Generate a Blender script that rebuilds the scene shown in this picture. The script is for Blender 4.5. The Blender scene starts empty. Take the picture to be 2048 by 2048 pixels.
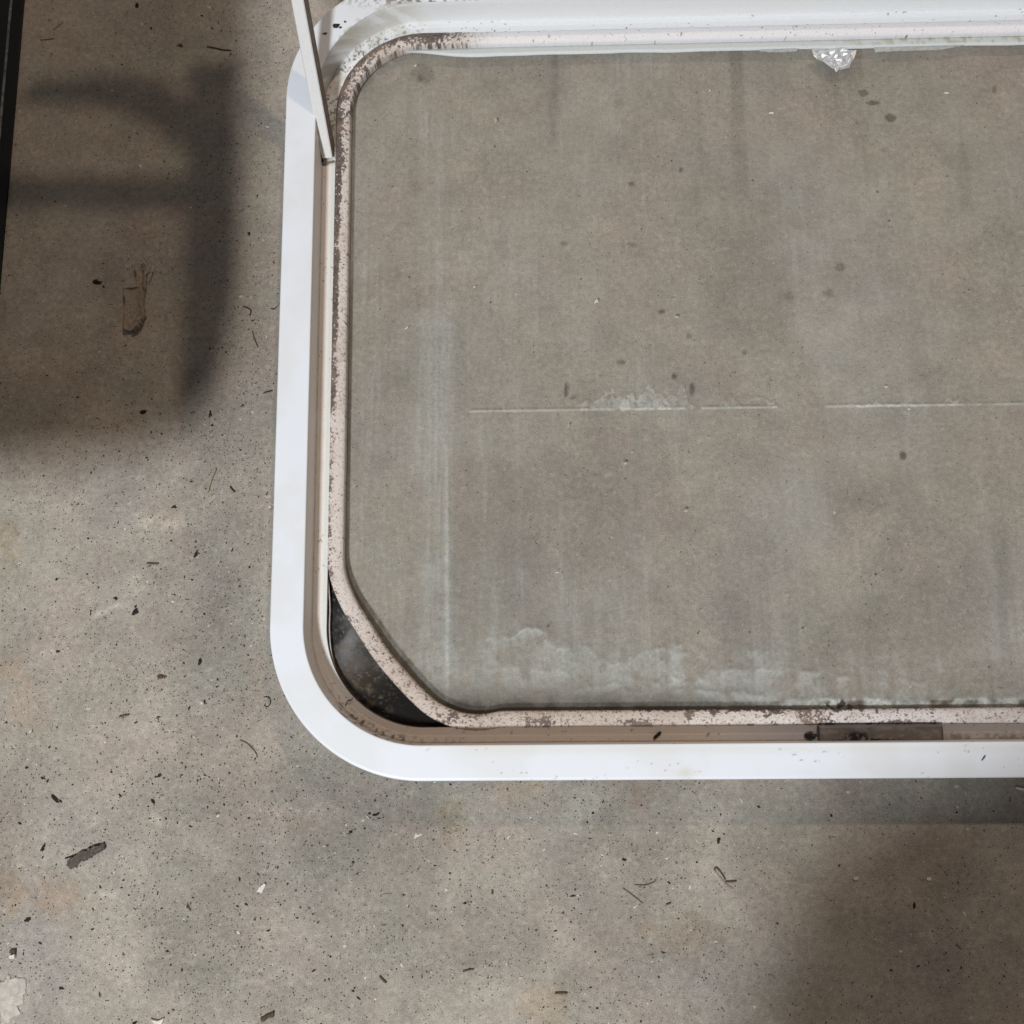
import bpy, math, random
import numpy as np
from mathutils import Matrix, Vector

# ------------------------------------------------------------------ camera, world, lights, exposure
scn = bpy.context.scene
COL = scn.collection
F = 2000.0                      # focal length in pixels of the 2048 px photograph
H = 0.65                        # camera height over the floor, metres
vx = np.array([89500, 1069, 2000.]); vx /= np.linalg.norm(vx)
vy = np.array([-69, 9500, -2000.]); vy -= vx * vx.dot(vy); vy /= np.linalg.norm(vy)
vz = np.cross(vx, vy)
RW = np.array([vx, vy, vz])     # camera vector -> world vector
_d = RW @ np.array([0, 0, -1.])
CAM = -_d * (H / -_d[2])
cam_data = bpy.data.cameras.new('camera')
cam = bpy.data.objects.new('camera', cam_data); COL.objects.link(cam)
cam.matrix_world = Matrix.Translation(Vector(CAM)) @ Matrix(RW.tolist()).to_4x4()
cam_data.sensor_width = 36.0; cam_data.lens = 36.0 * F / 2048.0
cam_data.clip_start = 0.01; cam_data.clip_end = 50
scn.camera = cam
scn.render.resolution_x = 1024; scn.render.resolution_y = 1024

world = bpy.data.worlds.new('World'); scn.world = world; world.use_nodes = True
bg = world.node_tree.nodes['Background']
bg.inputs[0].default_value = (1.0, 0.93, 0.90, 1); bg.inputs[1].default_value = 0.125

def area(name, loc, size, power, color, shape='DISK'):
    l = bpy.data.lights.new(name, 'AREA'); l.shape = shape; l.size = size; l.energy = power; l.color = color
    o = bpy.data.objects.new(name, l); COL.objects.link(o); o.location = loc
    o.rotation_euler = (Vector((0, 0.02, 0)) - Vector(loc)).to_track_quat('-Z', 'Y').to_euler()
    return o
KEY = (-0.62, -1.35, 2.20)
WARM = (0.85, 2.80, 3.00)
area('daylight_lamp', KEY, 0.24, 59, (0.94, 0.97, 1.0))
area('ceiling_lamp', WARM, 0.15, 35, (1.0, 0.78, 0.60))
scn.view_settings.view_transform = 'Standard'; scn.view_settings.look = 'None'
scn.view_settings.exposure = 0.0; scn.view_settings.gamma = 1.0

# ------------------------------------------------------------------ helpers
def un(px, py, z):
    """point of the photograph -> world point on the level z"""
    r = RW @ np.array([(px - 1024) / F, (1024 - py) / F, -1.])
    return CAM + r * ((z - CAM[2]) / r[2])
def prj(x, y, z):
    p = np.stack([x - CAM[0], y - CAM[1], z - CAM[2]], -1) @ RW
    return 1024 + F * p[..., 0] / -p[..., 2], 1024 - F * p[..., 1] / -p[..., 2]
def sm(a, b, x):
    t = np.clip((x - a) / (b - a), 0, 1); return t * t * (3 - 2 * t)
def _h(ix, iy, s):
    n = (ix.astype(np.int64) * 374761393 + iy.astype(np.int64) * 668265263 + s * 2147483647) & 0xffffffff
    n = ((n ^ (n >> 13)) * 1274126177) & 0xffffffff
    n = n ^ (n >> 16); n = (n * 2246822519) & 0xffffffff; n ^= n >> 15
    return (n & 0xffffff) / float(0xffffff)
def vn(x, y, s=0):
    ix = np.floor(x); iy = np.floor(y); fx = x - ix; fy = y - iy
    fx = fx * fx * (3 - 2 * fx); fy = fy * fy * (3 - 2 * fy)
    a = _h(ix, iy, s); b = _h(ix + 1, iy, s); c = _h(ix, iy + 1, s); d = _h(ix + 1, iy + 1, s)
    return (a * (1 - fx) + b * fx) * (1 - fy) + (c * (1 - fx) + d * fx) * fy
def fbm(x, y, sc, s=0, oct=4, g=0.5):
    """sc = feature size in metres"""
    v = 0; a = 1; t = 0
    for o in range(oct):
        v = v + a * vn(x / sc * 2 ** o + 17.3 * o, y / sc * 2 ** o - 9.1 * o, s + o); t += a; a *= g
    return v / t
def mixc(a, b, f):
    return a * (1 - f[..., None]) + np.array(b) * f[..., None]
def blob(px, py, cx, cy, rx, ry):
    return np.exp(-(((px - cx) / rx) ** 2 + ((py - cy) / ry) ** 2))

def mesh_obj(name, verts, faces, mat, parent=None, smooth=True, cols=None, attrs=None):
    me = bpy.data.meshes.new(name)
    v = np.asarray(verts, dtype=np.float32).reshape(-1, 3)
    if isinstance(faces, np.ndarray):
        n = len(faces); me.vertices.add(len(v)); me.vertices.foreach_set('co', v.ravel())
        me.loops.add(n * 4); me.loops.foreach_set('vertex_index', faces.astype(np.int32).ravel())
        me.polygons.add(n)
        me.polygons.foreach_set('loop_start', np.arange(0, n * 4, 4, dtype=np.int32))
        me.update(calc_edges=True)
    else:
        me.from_pydata(v.tolist(), [], [list(f) for f in faces]); me.update()
    me.polygons.foreach_set('use_smooth', np.full(len(me.polygons), smooth))
    if cols is not None:
        a = me.color_attributes.new('col', 'FLOAT_COLOR', 'POINT')
        c = np.ones((len(v), 4), np.float32); c[:, :3] = cols.reshape(-1, 3); a.data.foreach_set('color', c.ravel())
    for k, d in (attrs or {}).items():
        a = me.attributes.new(k, 'FLOAT', 'POINT'); a.data.foreach_set('value', np.asarray(d, np.float32).ravel())
    me.materials.append(mat)
    o = bpy.data.objects.new(name, me); COL.objects.link(o)
    if parent: o.parent = parent
    return o
def thing(name, label, cat, loc=(0, 0, 0), group=None):
    o = bpy.data.objects.new(name, None); COL.objects.link(o); o.location = loc
    o.empty_display_size = 0.02
    o['label'] = label; o['category'] = cat
    if group: o['group'] = group
    return o
def tag(o, label, cat, group=None, kind=None):
    o['label'] = label; o['category'] = cat
    if group: o['group'] = group
    if kind: o['kind'] = kind
    return o
def grid_faces(nu, nv, closed=False):
    i = np.arange(nu if closed else nu - 1); j = np.arange(nv - 1)
    I, J = np.meshgrid(i, j, indexing='ij'); I2 = (I + 1) % nu
    return np.stack([I * nv + J, I2 * nv + J, I2 * nv + J + 1, I * nv + J + 1], -1).reshape(-1, 4)

class NT:
    def __init__(s, name):
        s.m = bpy.data.materials.new(name); s.m.use_nodes = True; s.t = s.m.node_tree; s.n = s.t.nodes
        s.b = s.n['Principled BSDF']; s.out = s.n['Material Output']
    def new(s, typ, **k):
        n = s.n.new(typ)
        for a, v in k.items(): setattr(n, a, v)
        return n
    def link(s, a, b): s.t.links.new(a, b)
    def set(s, sock, v):
        if isinstance(v, bpy.types.NodeSocket): s.link(v, sock)
        elif v is not None:
            if hasattr(sock.default_value, '__len__') and not hasattr(v, '__len__'): v = (v,) * len(sock.default_value)
            if hasattr(sock.default_value, '__len__') and len(sock.default_value) == 4 and len(v) == 3: v = (*v, 1)
            sock.default_value = v
    def math(s, op, a, b=None, clamp=False):
        n = s.new('ShaderNodeMath', operation=op, use_clamp=clamp); s.set(n.inputs[0], a)
        if b is not None: s.set(n.inputs[1], b)
        return n.outputs[0]
    def mix(s, f, a, b, mode='MIX'):
        n = s.new('ShaderNodeMix', data_type='RGBA', blend_type=mode)
        s.set(n.inputs[0], f); s.set(n.inputs[6], a); s.set(n.inputs[7], b); return n.outputs[2]
    def ramp(s, f, a, b, lo=0., hi=1.):
        n = s.new('ShaderNodeMapRange', interpolation_type='SMOOTHSTEP'); s.set(n.inputs[0], f)
        n.inputs[1].default_value = a; n.inputs[2].default_value = b; n.inputs[3].default_value = lo; n.inputs[4].default_value = hi
        return n.outputs[0]
    def obj(s):
        return s.new('ShaderNodeTexCoord').outputs['Object']
    def noise(s, co, sc, det=3., rough=.55, out=0):
        n = s.new('ShaderNodeTexNoise'); s.link(co, n.inputs['Vector']); n.inputs['Scale'].default_value = sc
        n.inputs['Detail'].default_value = det; n.inputs['Roughness'].default_value = rough; return n.outputs[out]
    def specks(s, co, sc, rmax, dens, seed=0.):
        """irregular specks: one candidate per cell, kept when its random value is under dens; radius varies"""
        v = s.new('ShaderNodeTexVoronoi'); s.link(co, v.inputs['Vector']); v.inputs['Scale'].default_value = sc
        sp = s.new('ShaderNodeSeparateColor'); s.link(v.outputs['Color'], sp.inputs[0])
        keep = s.math('LESS_THAN', sp.outputs[0], dens)
        r = s.math('MULTIPLY', s.math('POWER', sp.outputs[1], 2.0), rmax)
        r = s.math('ADD', r, rmax * 0.25)
        d = s.math('SUBTRACT', r, v.outputs['Distance'])
        d = s.math('DIVIDE', d, rmax * 0.35); d = s.math('MINIMUM', s.math('MAXIMUM', d, 0.), 1.)
        return s.math('MULTIPLY', d, keep)
    def bump(s, h, st, dist=0.0005):
        n = s.new('ShaderNodeBump'); n.inputs['Strength'].default_value = st; n.inputs['Distance'].default_value = dist
        s.link(h, n.inputs['Height']); s.link(n.outputs[0], s.b.inputs['Normal'])
    def attr(s, name, out=0):
        return s.new('ShaderNodeAttribute', attribute_name=name).outputs[out]

# ------------------------------------------------------------------ materials
def m_floor():
    t = NT('dusty_concrete'); co = t.obj()
    wn = t.new('ShaderNodeTexNoise'); t.link(co, wn.inputs['Vector']); wn.inputs['Scale'].default_value = 700; wn.inputs['Detail'].default_value = 2
    w = t.new('ShaderNodeVectorMath', operation='SCALE'); t.link(wn.outputs['Color'], w.inputs[0]); w.inputs['Scale'].default_value = 0.0016
    wc = t.new('ShaderNodeVectorMath', operation='ADD'); t.link(co, wc.inputs[0]); t.link(w.outputs[0], wc.inputs[1]); wc = wc.outputs[0]
    green = (0.372, 0.350, 0.298); pink = (0.396, 0.350, 0.300); grey = (0.360, 0.336, 0.302)
    c = t.mix(t.ramp(t.noise(co, 16, 3), .38, .62), green, pink)
    c = t.mix(t.ramp(t.noise(co, 9, 2), .5, .7), c, grey)
    v1 = t.ramp(t.noise(co, 45, 4, .6), .25, .75, .89, 1.10)
    c = t.mix(1., c, v1, 'MULTIPLY')
    v2 = t.ramp(t.noise(co, 260, 5, .78), .28, .72, .80, 1.18)
    c = t.mix(1., c, v2, 'MULTIPLY')
    v3 = t.ramp(t.noise(co, 1500, 3, .85), .28, .72, .62, 1.36)
    c = t.mix(1., c, v3, 'MULTIPLY')
    tint = t.attr('col'); c = t.mix(1., c, tint, 'MULTIPLY')
    mp = t.new('ShaderNodeMapping'); t.link(co, mp.inputs[0]); mp.inputs['Scale'].default_value = (70, 420, 1); mp.inputs['Rotation'].default_value = (0, 0, .25)
    c = t.mix(t.ramp(t.noise(mp.outputs[0], 1, 4, .7), .62, .76, 0, .30), c, (.52, .49, .45))
    mp2 = t.new('ShaderNodeMapping'); t.link(co, mp2.inputs[0]); mp2.inputs['Scale'].default_value = (380, 90, 1); mp2.inputs['Rotation'].default_value = (0, 0, .5)
    c = t.mix(t.ramp(t.noise(mp2.outputs[0], 1, 4, .7), .63, .76, 0, .38), c, (.13, .11, .095))
    c = t.mix(t.ramp(t.noise(co, 130, 6, .72), .56, .70, 0, .30), c, (.56, .53, .48))
    c = t.mix(t.ramp(t.noise(wc, 170, 6, .75), .60, .72, 0, .34), c, (.15, .13, .11))
    dn = t.attr('dens', 2)
    patch = t.ramp(t.noise(co, 24, 4, .65), .36, .66, .15, 2.0)
    dn = t.math('MULTIPLY', dn, patch)
    d1 = t.specks(wc, 620, .30, t.math('MULTIPLY', dn, .85))
    d2 = t.specks(wc, 300, .22, t.math('MULTIPLY', dn, .30))
    d3 = t.specks(wc, 150, .15, t.math('MULTIPLY', dn, .12))
    c = t.mix(t.math('MULTIPLY', d1, .78), c, (.055, .043, .036))
    c = t.mix(t.math('MULTIPLY', d2, .85), c, (.030, .024, .021))
    c = t.mix(t.math('MULTIPLY', d3, .92), c, (.018, .015, .014))
    sh = t.new('ShaderNodeVectorMath', operation='ADD'); t.link(wc, sh.inputs[0]); sh.inputs[1].default_value = (.37, .21, .4)
    l1 = t.specks(sh.outputs[0], 300, .24, .075); l2 = t.specks(sh.outputs[0], 120, .14, .055)
    c = t.mix(t.math('MULTIPLY', l1, .42), c, (.66, .62, .56)); c = t.mix(t.math('MULTIPLY', l2, .6), c, (.74, .72, .68))
    t.set(t.b.inputs['Base Color'], c)
    t.set(t.b.inputs['Roughness'], .82); t.b.inputs['Specular IOR Level'].default_value = .25
    h = t.math('ADD', t.noise(co, 900, 4, .7), t.math('MULTIPLY', t.math('ADD', d2, t.math('ADD', d1, d3)), -.7))
    h = t.math('ADD', h, t.math('ADD', l1, l2))
    h = t.math('ADD', h, t.math('MULTIPLY', t.noise(co, 60, 3), 3.))
    t.bump(h, .55, .0006)
    return t.m
def m_painted(name, rough=.45, grain=.06, gs=900, bump=.12, spec=.4):
    t = NT(name); co = t.obj(); c = t.attr('col')
    c = t.mix(1., c, t.ramp(t.noise(co, gs, 3, .7), .25, .75, 1 - grain, 1 + grain), 'MULTIPLY')
    t.set(t.b.inputs['Base Color'], c); t.set(t.b.inputs['Roughness'], rough); t.b.inputs['Specular IOR Level'].default_value = spec
    t.bump(t.noise(co, gs * .6, 3), bump, .0004); return t.m
def m_plain(name, col, rough=.7, var=.25, sc=500, metal=0., bump=.3, spec=.4):
    t = NT(name); co = t.obj()
    c = t.mix(1., col, t.ramp(t.noise(co, sc, 4, .65), .25, .75, 1 - var, 1 + var), 'MULTIPLY')
    t.set(t.b.inputs['Base Color'], c); t.b.inputs['Roughness'].default_value = rough
    t.b.inputs['Metallic'].default_value = metal; t.b.inputs['Specular IOR Level'].default_value = spec
    t.bump(t.noise(co, sc, 3), bump, .0004); return t.m
def m_glass():
    t = NT('dirty_glass'); co = t.obj()
    tr = t.new('ShaderNodeBsdfTransparent'); tr.inputs[0].default_value = (.985, .985, .97, 1)
    gl = t.new('ShaderNodeBsdfGlossy'); gl.inputs['Roughness'].default_value = .03; gl.inputs['Color'].default_value = (.9, .9, .9, 1)
    fr = t.new('ShaderNodeFresnel'); fr.inputs['IOR'].default_value = 1.45
    m1 = t.new('ShaderNodeMixShader'); t.link(t.math('MULTIPLY', fr.outputs[0], .5), m1.inputs[0]); t.link(tr.outputs[0], m1.inputs[1]); t.link(gl.outputs[0], m1.inputs[2])
    df = t.new('ShaderNodeBsdfDiffuse'); t.link(t.attr('col'), df.inputs[0])
    a = t.attr('film', 2)
    a = t.math('MULTIPLY', a, t.ramp(t.noise(co, 500, 4, .7), .2, .8, .65, 1.35), clamp=True)
    m2 = t.new('ShaderNodeMixShader'); t.link(a, m2.inputs[0]); t.link(m1.outputs[0], m2.inputs[1]); t.link(df.outputs[0], m2.inputs[2])
    t.link(m2.outputs[0], t.out.inputs['Surface']); return t.m
M_FLOOR = m_floor()
M_FLANGE = m_painted('white_powder_coat', .38, .012, 1500, .03, .35)
M_CHANNEL = m_painted('grimy_white_channel', .5, .06, 1100, .15)
M_GASKET = m_painted('aged_rubber_gasket', .6, .10, 1400, .5)
M_GLASS = m_glass()
M_CORNER = m_painted('sooty_black_corner', .8, .15, 700, .3, .15)
M_BODY = m_plain('bare_aluminium', (.45, .45, .45), .45, .1, 300, .3)
M_BLACK = m_plain('black_painted_steel', (.008, .009, .010), .4, .3, 300, 0, .1, .3)
M_LIP = m_plain('scuffed_edge', (.13, .145, .145), .6, .7, 180)
M_BROWNSHADE = m_plain('brown_shaded_metal', (.20, .15, .12), .6, .35, 300)  # shade on the white arm's sides put into a dark brown colour; bracket too
M_CREAM = m_plain('white_arm_paint', (.70, .69, .68), .45, .05, 500, 0, .05)
M_SEAL = m_painted('pale_sealant', .5, .05, 600, .3)
M_LUMP = m_plain('sealant_lump_paint', (.44, .45, .43), .6, .15, 400)
M_FOIL = m_plain('crumpled_foil', (.66, .67, .68), .42, .12, 400, .45, .15)
M_SPLINTER = m_plain('tan_flake', (.30, .255, .20), .8, .3, 500, 0, .6)
M_BARK = m_plain('dark_bark', (.115, .090, .080), .9, .55, 900, 0, 1.)
M_CRUMB = m_plain('black_grit', (.024, .020, .017), .9, .6, 1500)
M_BROWN = m_plain('brown_twig', (.10, .070, .045), .8, .4, 600)
M_TAN = m_plain('tan_straw', (.36, .29, .21), .8, .25, 600)
M_WHITE = m_plain('white_chip', (.74, .71, .66), .6, .12, 500)
M_PALE = m_plain('pale_stone', (.50, .46, .40), .7, .2, 600)
M_PLASTER = m_plain('dried_plaster', (.50, .47, .42), .85, .22, 260, 0, .8)
M_PLUG = m_painted('grey_rubber_plug', .7, .12, 700, .4)
M_WOOD = m_plain('plywood', (.32, .22, .13), .7, .2, 40)

# ------------------------------------------------------------------ floor (fine where the photograph shows it)
def axis(lo, hi, step, far):
    a = np.arange(lo, hi + step, step); pre = lo - np.geomspace(.02, far, 9)[::-1]; post = a[-1] + np.geomspace(.02, far, 9)
    return np.concatenate([pre, a, post])
gx = axis(-.40, .40, .0016, 1.6); gy = axis(-.34, .42, .0016, 1.6)
GX, GY = np.meshgrid(gx, gy, indexing='ij'); GZ = np.zeros_like(GX)
PX, PY = prj(GX, GY, GZ)
col = np.ones(GX.shape + (3,))
n1 = fbm(GX, GY, .05, 3); n2 = fbm(GX, GY, .012, 8); n3 = fbm(GX, GY, .004, 12)
def stain(cx, cy, rx, ry, c, k, rag=1.1):
    global col
    m = blob(PX, PY, cx, cy, rx, ry); m = sm(.12, .85, m * (.35 + .9 * n2 + .6 * (n3 - .5) * 2)) * k * .75 * (.45 + 1.1 * n3)
    col = mixc(col, 1, m) * 1.0 if False else col * (1 - m[..., None]) + col * np.array(c) * m[..., None]
rust = (1.02, .88, .77)
stain(15, 1340, 50, 45, rust, .8); stain(60, 1420, 60, 60, rust, .6); stain(115, 1800, 75, 60, (1.0, .85, .76), .85)
stain(10, 1790, 50, 60, (1.0, .80, .58), .6); stain(15, 1090, 30, 60, (.85, .70, .5), .6)
stain(900, 1640, 40, 60, (1.0, .86, .68), .6); stain(1350, 1870, 110, 60, (.95, .82, .72), .6); stain(1095, 2010, 60, 50, (1.05, .84, .66), .6)
stain(1280, 1590, 40, 30, (.85, .72, .62), .7); stain(600, 1640, 50, 30, (.9, .78, .68), .6); stain(290, 460, 60, 40, (.8, .66, .6), .5)
stain(1040, 1580, 60, 40, (1.1, .95, .82), .7); stain(340, 1045, 70, 40, (1.12, 1.10, 1.05), .5); stain(1460, 1690, 110, 60, (1.0, .95, .9), .4)
# bluish-grey darker tone left of and below the lower left curve of the frame
cool = np.maximum(blob(PX, PY, 440, 1160, 90, 260), .6 * blob(PX, PY, 620, 1680, 260, 120))
col *= 1 - .26 * cool[..., None] * np.array([1.08, 1.0, .90])
col *= ((1 - .17 * sm(.42, .66, fbm(GX, GY, .09, 41, 5, .6))) * (1 + .10 * sm(.5, .7, fbm(GX, GY, .05, 43, 5, .6))))[..., None]
# chalky scratches
def scratch(x0, y0, x1, y1, w, k):
    global col
    L = math.hypot(x1 - x0, y1 - y0); ux, uy = (x1 - x0) / L, (y1 - y0) / L
    a = (PX - x0) * ux + (PY - y0) * uy; d = np.abs(-(PX - x0) * uy + (PY - y0) * ux + 6 * (n1 - .5))
    m = np.exp(-(d / w) ** 2) * sm(-10, 15, a) * sm(L + 10, L - 15, a) * sm(.25, .6, n3)
    col *= (1 + k * m)[..., None]
for s_ in [(180, 1235, 255, 1207, 5, .5), (255, 1150, 285, 1190, 14, .35), (75, 1305, 130, 1298, 7, .35), (225, 945, 290, 955, 8, .3),
           (270, 1040, 370, 1050, 16, .35), (300, 1626, 325, 1650, 10, .45), (160, 1640, 210, 1648, 12, .3), (35, 1680, 40, 1740, 8, .35), (185, 1785, 235, 1790, 8, .35)]: scratch(*s_)
# concrete under the pane stayed cleaner and smoother: fewer specks
XS = GX + .0118 * (GY + .06)
inside = sm(-.128, -.112, XS) * sm(-.150, -.135, GY) * sm(.375, .36, GY)
dens = 1.05 * (1 - .80 * inside)
dens *= 1 - .55 * sm(420, 150, PX) * sm(1000, 500, PY)
dens *= 1 - .62 * sm(1250, 1600, PX) * sm(1400, 1560, PY)
dens *= 1 + .35 * blob(PX, PY, 430, 1250, 110, 420) + .4 * blob(PX, PY, 420, 1650, 260, 150)
col *= (1 - .04 * inside)[..., None] * (1 - inside[..., None] * (1 - np.array([.99, .975, .985])))
gf = grid_faces(len(gx), len(gy))
floor = mesh_obj('floor', np.stack([GX, GY, GZ], -1), gf, M_FLOOR, cols=col, attrs={'dens': dens})
floor['kind'] = 'structure'; floor['label'] = 'speckled grey brown concrete floor'

# ------------------------------------------------------------------ the window frame lying on the floor
CXL, CXR, CYB, CYT = -.056, .700, -.076, .292
def shear(x, y): return x - .0118 * (y + .06)
def rounded(r, step=.001):
    """closed outline (counter-clockwise from the top-left corner's end), radius r about four corner centres"""
    pts = []
    def line(a, b):
        n = max(2, int(math.hypot(b[0] - a[0], b[1] - a[1]) / step)); 
        for i in range(n): pts.append((a[0] + (b[0] - a[0]) * i / n, a[1] + (b[1] - a[1]) * i / n))
    def arc(cx, cy, a0):
        n = int(math.pi / 2 * .075 / step)
        for i in range(n): a = a0 + math.pi / 2 * i / n; pts.append((cx + r * math.cos(a), cy + r * math.sin(a)))
    line((CXL - r, CYT), (CXL - r, CYB)); arc(CXL, CYB, math.pi)
    line((CXL, CYB - r), (CXR, CYB - r)); arc(CXR, CYB, 1.5 * math.pi)
    line((CXR + r, CYB), (CXR + r, CYT)); arc(CXR, CYT, 0)
    line((CXR, CYT + r), (CXL, CYT + r)); arc(CXL, CYT, math.pi / 2)
    return np.array(pts)
def sweep_rounded(prof, R0=.095, step=.001):
    """prof: list of (inward offset, z)"""
    rails = [rounded(R0 - d, step) for d, z in prof]
    n = min(len(r) for r in rails); rails = [r[:n] for r in rails]
    V = np.zeros((n, len(prof), 3))
    for j, (d, z) in enumerate(prof):
        V[:, j, 0] = shear(rails[j][:, 0], rails[j][:, 1]); V[:, j, 1] = rails[j][:, 1]; V[:, j, 2] = z
    return V
def fine(prof, step=.0008):
    out = [prof[0]]
    for a, b in zip(prof[:-1], prof[1:]):
        n = max(1, int(math.ceil(math.hypot(b[0] - a[0], b[1] - a[1]) / step)))
        out += [(a[0] + (b[0] - a[0]) * i / n, a[1] + (b[1] - a[1]) * i / n) for i in range(1, n + 1)]
    return out
win = thing('window_frame', 'white rounded corner window frame with dirty glass lying on the concrete floor', 'window')

# flange
prof = fine([(.0012, .0262), (0, .0268), (0, .0292), (.0006, .0298), (.0014, .0300), (.0205, .0302), (.0209, .0300), (.0211, .0294)])
V = sweep_rounded(prof); px, py = prj(V[..., 0], V[..., 1], V[..., 2]); x, y = V[..., 0], V[..., 1]
d = np.array([p[0] for p in prof])[None, :] * np.ones(x.shape)
c = np.ones(V.shape) * np.array([.84, .885, .945])
c = mixc(c, (.74, .75, .73), sm(.4, .7, fbm(x, y, .03, 5)) * .35)
# grime gathered along the inner edge of the top-left corner
cor = sm(640, 670, px) * sm(960, 860, px) * sm(330, 180, py) * sm(.0165, .0208, d)
g = sm(.42, .62, fbm(x, y, .006, 21) * .6 + .5 * cor * fbm(x, y, .0016, 24)) * cor
c = mixc(c, (.42, .37, .27), np.clip(g * .55, 0, 1))
g = sm(.50, .60, fbm(x, y, .0022, 27)) * np.maximum(blob(px, py, 860, 5, 60, 16), .8 * blob(px, py, 820, 0, 140, 12))
c = mixc(c, (.12, .11, .08), np.clip(g * 1.0, 0, 1))
# scuffs on the lower flange
lo = sm(1484, 1500, py) * sm(820, 1000, px)
sc = sm(.745, .80, fbm(x + .0006 * fbm(x, y, .004, 3), y * 3.2, .0022, 31, 3, .6)) * lo * sm(.4, .6, vn(x / .03, y / .01, 33))
c = mixc(c, (.30, .29, .30), sc * .75)
yel = lo * sm(.0120, .0205, d); c = mixc(c, (.72, .69, .58), yel * .45)
c = mixc(c, (.66, .64, .54), .55 * blob(px, py, 1372, 1545, 16, 10))
dots = sm(.95, .97, vn(x / .0010, y / .0010, 77)) * sm(.62, .66, vn(x / .02, y / .02, 78))
c = mixc(c, (.25, .23, .22), dots * .45 * sm(1400, 1480, py))
mesh_obj('flange', V, grid_faces(V.shape[0], V.shape[1], True), M_FLANGE, win, cols=c)

# stepped channel inside the flange
prof = fine([(.0207, .0292), (.0212, .0270), (.0218, .0105), (.0222, .0098), (.0262, .0094), (.0264, .0092), (.0300, .0094), (.0316, .0095), (.0318, .0070), (.0319, .0015)])
V = sweep_rounded(prof); px, py = prj(V[..., 0], V[..., 1], V[..., 2]); x, y, z = V[..., 0] + V[..., 2] * .7, V[..., 1] + V[..., 2] * .9, V[..., 2]
d = np.array([p[0] for p in prof])[None, :] * np.ones(x.shape)
left = sm(.31, .28, y) * sm(-.10, -.125, V[..., 0]); bot = sm(-.10, -.13, y); top = sm(.335, .36, y)
c = np.ones(V.shape) * np.array([.87, .88, .885])
wall = sm(.0225, .0216, d)
c = mixc(c, (.79, .73, .67), wall * np.maximum(left, bot) * .9)
flo = 1 - wall
c = mixc(c, (.77, .70, .63), flo * left * sm(.0292, .0272, d) * (.55 + .5 * fbm(x, y, .01, 41)))
c = mixc(c, (.70, .72, .70), flo * left * sm(.0275, .0292, d))
c = mixc(c, (.76, .675, .61), flo * bot * sm(1640, 1350, px) * .95)
c = mixc(c, (.62, .60, .62), flo * bot * sm(1400, 1600, px))
moss = .8 * flo * bot * sm(1880, 1900, px) * sm(.0275, .024, d + .004 * (fbm(x, y, .006, 4) - .5)) 
c = mixc(c, (.22, .20, .12), moss * sm(.3, .6, fbm(x, y, .003, 43)))
# dirt line where wall meets floor
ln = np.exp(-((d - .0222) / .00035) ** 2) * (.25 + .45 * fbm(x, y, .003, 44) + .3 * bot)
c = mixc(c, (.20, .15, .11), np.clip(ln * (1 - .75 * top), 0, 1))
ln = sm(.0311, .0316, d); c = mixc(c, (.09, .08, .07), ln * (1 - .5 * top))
# grime and black dots in the top-left and the lower corner
cn = sm(345, 250, py) * sm(900, 780, px) * sm(-.02, -.06, x)
c = mixc(c, (.50, .44, .34), wall * cn * sm(760, 660, px) * sm(.35, .6, fbm(x, y, .005, 45)) * .8)
g = sm(.60, .68, fbm(x, y, .0016, 47, 3) * .7 + .3 * fbm(x, y, .007, 46) + .07 * sm(720, 640, px)) * cn * (flo * .9 + .1)
c = mixc(c, (.10, .095, .06), g * .85)
c = mixc(c, (.52, .48, .36), cn * .42 * sm(.45, .6, fbm(x, y, .008, 48)))
lc = blob(px, py, 760, 1465, 130, 40) + .6 * blob(px, py, 690, 1425, 50, 50)
g = sm(.52, .62, fbm(x, y, .0022, 49, 3)) * np.clip(lc, 0, 1) * sm(.0275, .0225, d)
c = mixc(c, (.07, .05, .035), np.clip(g, 0, 1) * .9)
blk = blob(px, py, 1620, 1472, 14, 10); blk = sm(.3, .5, blk * (.5 + fbm(x, y, .0014, 52)))
c = mixc(c, (.012, .011, .012), blk)
dots = sm(.90, .93, vn(x / .0011, y / .0011, 79)) * flo * sm(.4, .6, vn(x / .015, y / .015, 80)); c = mixc(c, (.16, .12, .09), dots * .8)
mesh_obj('channel', V, grid_faces(V.shape[0], V.shape[1], True), M_CHANNEL, win, cols=c)

# outer body under the flange, down to the floor
V = sweep_rounded([(.0020, .0262), (.0195, .0262), (.0195, .0004), (.0315, .0004), (.0317, .0060)], step=.004)
mesh_obj('frame_body', V, grid_faces(V.shape[0], V.shape[1], True), M_BODY, win)

# gasket: follows the rounded outline, but hangs loose across the lower left corner
ZG = .0100
outer = [(655, 1143), (660, 1172), (681, 1215), (711, 1262), (745, 1318), (790, 1376), (843, 1427), (883, 1448), (923, 1460), (965, 1462)]
inner = [(688, 1120), (697, 1157), (714, 1203), (741, 1246), (777, 1297), (825, 1350), (868, 1394), (902, 1416), (936, 1426), (972, 1427)]
mid = [(un(*a, ZG) + un(*b, ZG))[:2] / 2 for a, b in zip(outer, inner)]
RG = .0588
base = rounded(RG); base = np.stack([shear(base[:, 0], base[:, 1]), base[:, 1]], -1)
i0 = np.argmin(np.hypot(base[:, 0] - mid[0][0], base[:, 1] - (mid[0][1] + .012)))
i1 = np.argmin(np.hypot(base[:, 0] - (mid[-1][0] + .012), base[:, 1] - mid[-1][1]))
ctrl = [base[i0 - 12], base[i0]] + mid + [base[i1], base[i1 + 12]]
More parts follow.
